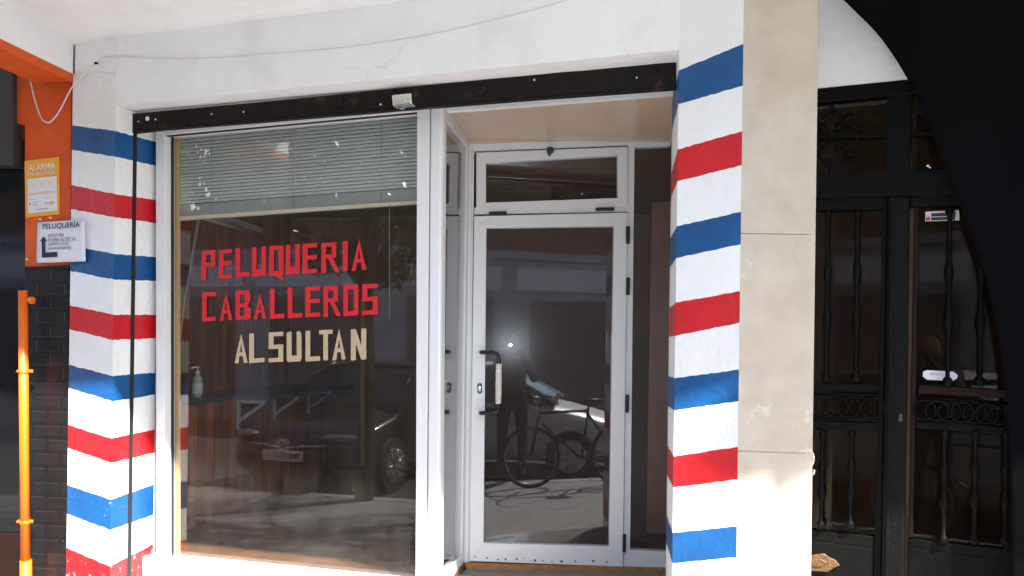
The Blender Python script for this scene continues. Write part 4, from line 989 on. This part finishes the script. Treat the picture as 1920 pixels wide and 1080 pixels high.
    if plate:
        bm = new_bm(); box(bm, .04, .055, -.26, .26, .42, .53); link('number_plate', bm, sign_w, r)
        bm = text_bm(plate, lambda u, v: Vector((.0565, -.22+.44*u, .44+.07*v)), None, True); link('plate_number', bm, ink, r)
    if sunshade:
        bm = new_bm(); poly3(bm, [Vector((-1.08, -.66, 1.0)), Vector((-1.08, .66, 1.0)), Vector((-1.70, .55, 1.352)), Vector((-1.70, -.55, 1.352))]); 
        o_ = link('sunshade', bm, mat('blue_foil_sunshade', (.05, .32, .50), .35, noise=.6, nscale=14, bump=1, bscale=40), r)
        o_.location = (.012, 0, .012)
    r.location = (pos[0], pos[1], -.13); r.rotation_euler = (0, 0, heading)
    return r
hd1 = math.atan2(e1.y, e1.x)
car('dark silver hatchback with a blue foil windscreen shade, parked along the kerb', 'car', mat('silver_car_paint', (.50, .52, .55), .35, metal=.2), (1.66, -1.55), math.radians(6), None, True)
car('black hatchback parked nose to the pavement with number plate 8808', 'car', mat('black_car_paint', (.012, .012, .014), .12), st(-3.2, 3.72), math.atan2(-e2.y, -e2.x)+.10, '8808 JDG')
car('dark grey car parked further down the street', 'car', mat('grey_car_paint', (.05, .05, .055), .2), st(-8.0, 4.85), hd1, None)

# bicycle leaning in front of the silver car
def bicycle():
    b = thing('bicycle', 'dark bicycle standing on the pavement by the silver car', 'bicycle', (0, 0, 0))
    bk = mat('bicycle_frame_black', (.015, .016, .02), .3)
    for x in (0, 1.05):
        bm = new_bm(); tube(bm, [(x+.325*math.cos(q), 0, .335+.325*math.sin(q)) for q in [2*math.pi*j/36 for j in range(37)]], .018, 8, False); w_ = link('wheel', bm, tyre, b)
        bm = new_bm()
        tube(bm, [(x+.30*math.cos(q), 0, .335+.30*math.sin(q)) for q in [2*math.pi*j/36 for j in range(37)]], .009, 6, False)
        for k in range(16): tube(bm, [(x, 0, .335), (x+.3*math.cos(k*math.pi/8), 0, .335+.3*math.sin(k*math.pi/8))], .0015, 4)
        tube(bm, [(x, -.03, .335), (x, .03, .335)], .02, 10); link('rim', bm, rimm, w_)
    bm = new_bm()
    for p, q in (((0, 0, .335), (.12, 0, .86)), ((.12, 0, .82), (.68, 0, .84)), ((.14, 0, .70), (.60, 0, .30)), ((.60, 0, .30), (.70, 0, .92)), ((.60, 0, .30), (1.05, 0, .335)), ((.68, 0, .80), (1.05, 0, .335))): tube(bm, [p, q], .016, 8)
    link('frame', bm, bk, b)
    bm = new_bm(); tube(bm, smooth_path([(.16, -.28, 1.0), (.06, -.2, 1.0), (.10, 0, .98), (.06, .2, 1.0), (.16, .28, 1.0)], 4), .012, 8); tube(bm, [(.12, 0, .86), (.10, 0, .98)], .014, 8); link('handlebar', bm, bk, b)
    bm = new_bm(); lathe(bm, (0, 0, 0), [(.02, 0), (.08, .01), (.08, .05), (.03, .06)], 12); bmesh.ops.transform(bm, matrix=Matrix.Translation((.74, 0, .92)) @ Matrix.Diagonal((1.7, .9, 1, 1)), verts=bm.verts); link('saddle', bm, bk, b)
    return b
bk = bicycle(); bp_ = (.23, .50); bk.location = (bp_[0], bp_[1], 0.0); bk.rotation_euler = (math.radians(4), 0, hd1)

# street trees
leafm = bpy.data.materials.new('orange_tree_leaf'); leafm.use_nodes = True
lb = leafm.node_tree.nodes['Principled BSDF']; lb.inputs['Base Color'].default_value = (.055, .10, .02, 1); lb.inputs['Roughness'].default_value = .28
oi = leafm.node_tree.nodes.new('ShaderNodeTexNoise'); oi.inputs['Scale'].default_value = 3; rp = leafm.node_tree.nodes.new('ShaderNodeValToRGB')
rp.color_ramp.elements[0].color = (.03, .06, .012, 1); rp.color_ramp.elements[1].color = (.10, .14, .03, 1)
leafm.node_tree.links.new(oi.outputs[0], rp.inputs[0]); leafm.node_tree.links.new(rp.outputs[0], lb.inputs['Base Color'])
bark = mat('bark', (.10, .08, .06), .9, noise=.4, nscale=12, bump=.8)
def tree(label, base, h, clumps, n, seed):
    r = thing('orange_tree', label, 'tree', (base[0], base[1], 0), 'street trees')
    rng = random.Random(seed); bm = new_bm(); top = Vector((base[0], base[1], h))
    tube(bm, [Vector((base[0], base[1], -.15)), Vector((base[0]+.03, base[1], h*.5)), top], [.10, .08, .06], 10)
    for c, rad in clumps: tube(bm, [top-Vector((0, 0, .1)), (top+Vector(c))/2+Vector((0, 0, .1)), Vector(c)], [.045, .03, .012], 6)
    link('trunk', bm, bark, r)
    bm = new_bm()
    for c, rad in clumps:
        for k in range(n):
            d = Vector((rng.gauss(0, 1), rng.gauss(0, 1), rng.gauss(0, .8))).normalized()*rng.random()**.45
            d = Vector((d.x*rad[0], d.y*rad[1], d.z*rad[2])) if isinstance(rad, tuple) else d*rad
            p = Vector(c)+d; L_ = rng.uniform(.07, .11); w_ = L_*.42
            a_ = Vector((rng.gauss(0, 1), rng.gauss(0, 1), rng.gauss(-.6, .6))).normalized(); b__ = a_.cross(Vector((rng.gauss(0, 1), rng.gauss(0, 1), rng.gauss(0, 1)))).normalized()
            bm.faces.new([bm.verts.new(q) for q in (p, p+a_*L_*.45+b__*w_*.5, p+a_*L_, p+a_*L_*.45-b__*w_*.5)])
    link('crown', bm, leafm, r)
    return r
tA = st(-2.1, 3.35)
def V3(p, z, dx=0, dy=0): return (p[0]+dx, p[1]+dy, z)
tree('orange tree between the parked cars, crown over the pavement', tA, 2.2,
     [(V3(tA, 3.3), .6), (V3(tA, 3.6, .6, .2), .55), (V3(tA, 3.9, .1, .2), .6)] +
     [(Vector((*st(a_, b_), z_)), r_) for a_, b_, z_, r_ in ((-1.6, 3.3, 2.75, .36), (-2.2, 3.2, 2.62, .34), (-2.6, 3.5, 2.95, .40), (-1.95, 3.5, 2.32, .22), (-1.42, 3.3, 2.45, .30), (-2.45, 3.1, 2.42, .2), (-1.75, 3.0, 2.95, .3), (-3.1, 3.4, 2.85, .3))], 300, 5)
# second tree, added with leaf clumps along sun rays to shade the pavement
tB = st(-.15, 3.62)
def sunpt(p, t): q = Vector(p)+SDIR*t; return (q.x, q.y, q.z)
def gpt(a, b, h=3.7): p = st(a, b); return sunpt((p[0], p[1], 0), h/SDIR.z)
tree('added orange tree by the silver car, leaves placed to shade the pavement', tB, 2.7,
     [(gpt(-1.6, 2.2), .62), (gpt(-.6, 2.7), .60), (gpt(-2.4, 1.6), .55), (gpt(-.9, 1.7, 4.2), .5), (gpt(-2.9, 2.8, 3.5), .55), (gpt(.1, 2.2, 4.0), .40), (gpt(-3.6, 2.2), .75), (gpt(-4.3, 1.4), .7), (gpt(-2.2, .9, 4.0), .55), (gpt(-3.3, 1.2, 4.1), .7), (gpt(-4.7, 2.6), .7)], 760, 9)
tC = (3.6, .6)  # unseen tree, its clumps set on sun rays to shade marble and window post
tree('unseen orange tree right of the gate, leaf clumps shaped to shade the marble', tC, 5.0,
     [(sunpt((1.10, 3.22, 1.31), 4.0), (.26, .22, .11)), (sunpt((.99, 3.24, 1.24), 4.1), (.12, .14, .10)), (sunpt((1.22, 3.2, 1.27), 3.9), (.20, .16, .11)), (sunpt((-.35, 3.95, 1.12), 4.6), (.2, .2, .28)), (sunpt((1.9, 3.2, 1.9), 3.0), (.6, .5, .4)), (sunpt((2.4, 3.0, 1.3), 3.3), (.5, .5, .5))], 480, 13)

# photographer, only seen in the door glass
def person(pos, face):
    r = thing('person', 'person in dark clothes standing by the bicycle, holding up a camera', 'person', (0, 0, 0))
    V = [(0, 0, .92), (0, 0, 1.12), (0, 0, 1.35), (0, .0, 1.41), (.01, 0, 1.48), (.03, 0, 1.58),
         (0, .10, .88), (.02, .12, .50), (0, .13, .09), (.14, .15, .03),
         (0, -.10, .88), (.03, -.12, .50), (0, -.13, .09), (.14, -.15, .03),
         (0, .18, 1.36), (.12, .26, 1.14), (.22, .11, 1.44), (.24, .06, 1.52),
         (0, -.18, 1.36), (.12, -.26, 1.14), (.22, -.11, 1.44), (.24, -.06, 1.52)]
    Eg = [(0, 1), (1, 2), (2, 3), (3, 4), (4, 5), (0, 6), (6, 7), (7, 8), (8, 9), (0, 10), (10, 11), (11, 12), (12, 13), (2, 14), (14, 15), (15, 16), (16, 17), (2, 18), (18, 19), (19, 20), (20, 21)]
    Rr = [.15, .14, .16, .07, .06, .10, .10, .065, .045, .04, .10, .065, .045, .04, .065, .045, .033, .03, .065, .045, .033, .03]
    me = bpy.data.meshes.new('body'); me.from_pydata(V, Eg, []); me.materials.append(mat('dark_clothes', (.02, .022, .03), .8))
    o = bpy.data.objects.new('body', me); COL.objects.link(o); o.parent = r
    sk = o.modifiers.new('skin', 'SKIN'); ss = o.modifiers.new('sub', 'SUBSURF'); ss.levels = 2; ss.render_levels = 2
    for i, v in enumerate(me.skin_vertices[0].data): v.radius = (Rr[i], Rr[i]); v.use_root = (i == 0)
    bm = new_bm(); bmesh.ops.create_uvsphere(bm, u_segments=16, v_segments=12, radius=.1)
    bmesh.ops.transform(bm, matrix=Matrix.Translation((.03, 0, 1.60)) @ Matrix.Diagonal((1.0, .82, 1.2, 1)), verts=bm.verts); link('head_skin', bm, mat('skin', (.42, .24, .16), .6), r, smooth=True)
    bm = new_bm(); bmesh.ops.create_uvsphere(bm, u_segments=16, v_segments=12, radius=.107)
    bmesh.ops.transform(bm, matrix=Matrix.Translation((-.005, 0, 1.625)) @ Matrix.Diagonal((1.0, .85, 1.15, 1)), verts=bm.verts); link('hair', bm, mat('hair', (.02, .015, .01), .7), r, smooth=True)
    r.location = (pos[0], pos[1], 0); r.rotation_euler = (0, 0, face)
    c = thing('compact_camera', 'small compact camera held up by the person, its flash firing', 'camera', (0, 0, 0))
    bm = new_bm(); box(bm, .23, .26, -.055, .055, 1.52, 1.585); link('camera_body', bm, plastic_k, c, bevel=.004)
    bm = new_bm(); disc_cyl(bm, (.26, 0, 1.55), (1, 0, 0), .022, .02, 16); link('lens', bm, plastic_k, c)
    bm = new_bm(); box(bm, .26, .264, .02, .045, 1.562, 1.576); link('flash', bm, mat('flash_lamp', (1, 1, 1), .5, emis=((.8, .9, 1), 5000)), c)
    c.location = r.location; c.rotation_euler = r.rotation_euler
    return r
person((.015, -.27), math.radians(90))

for o in bpy.data.objects:
    if '_base' in o: del o['_base']
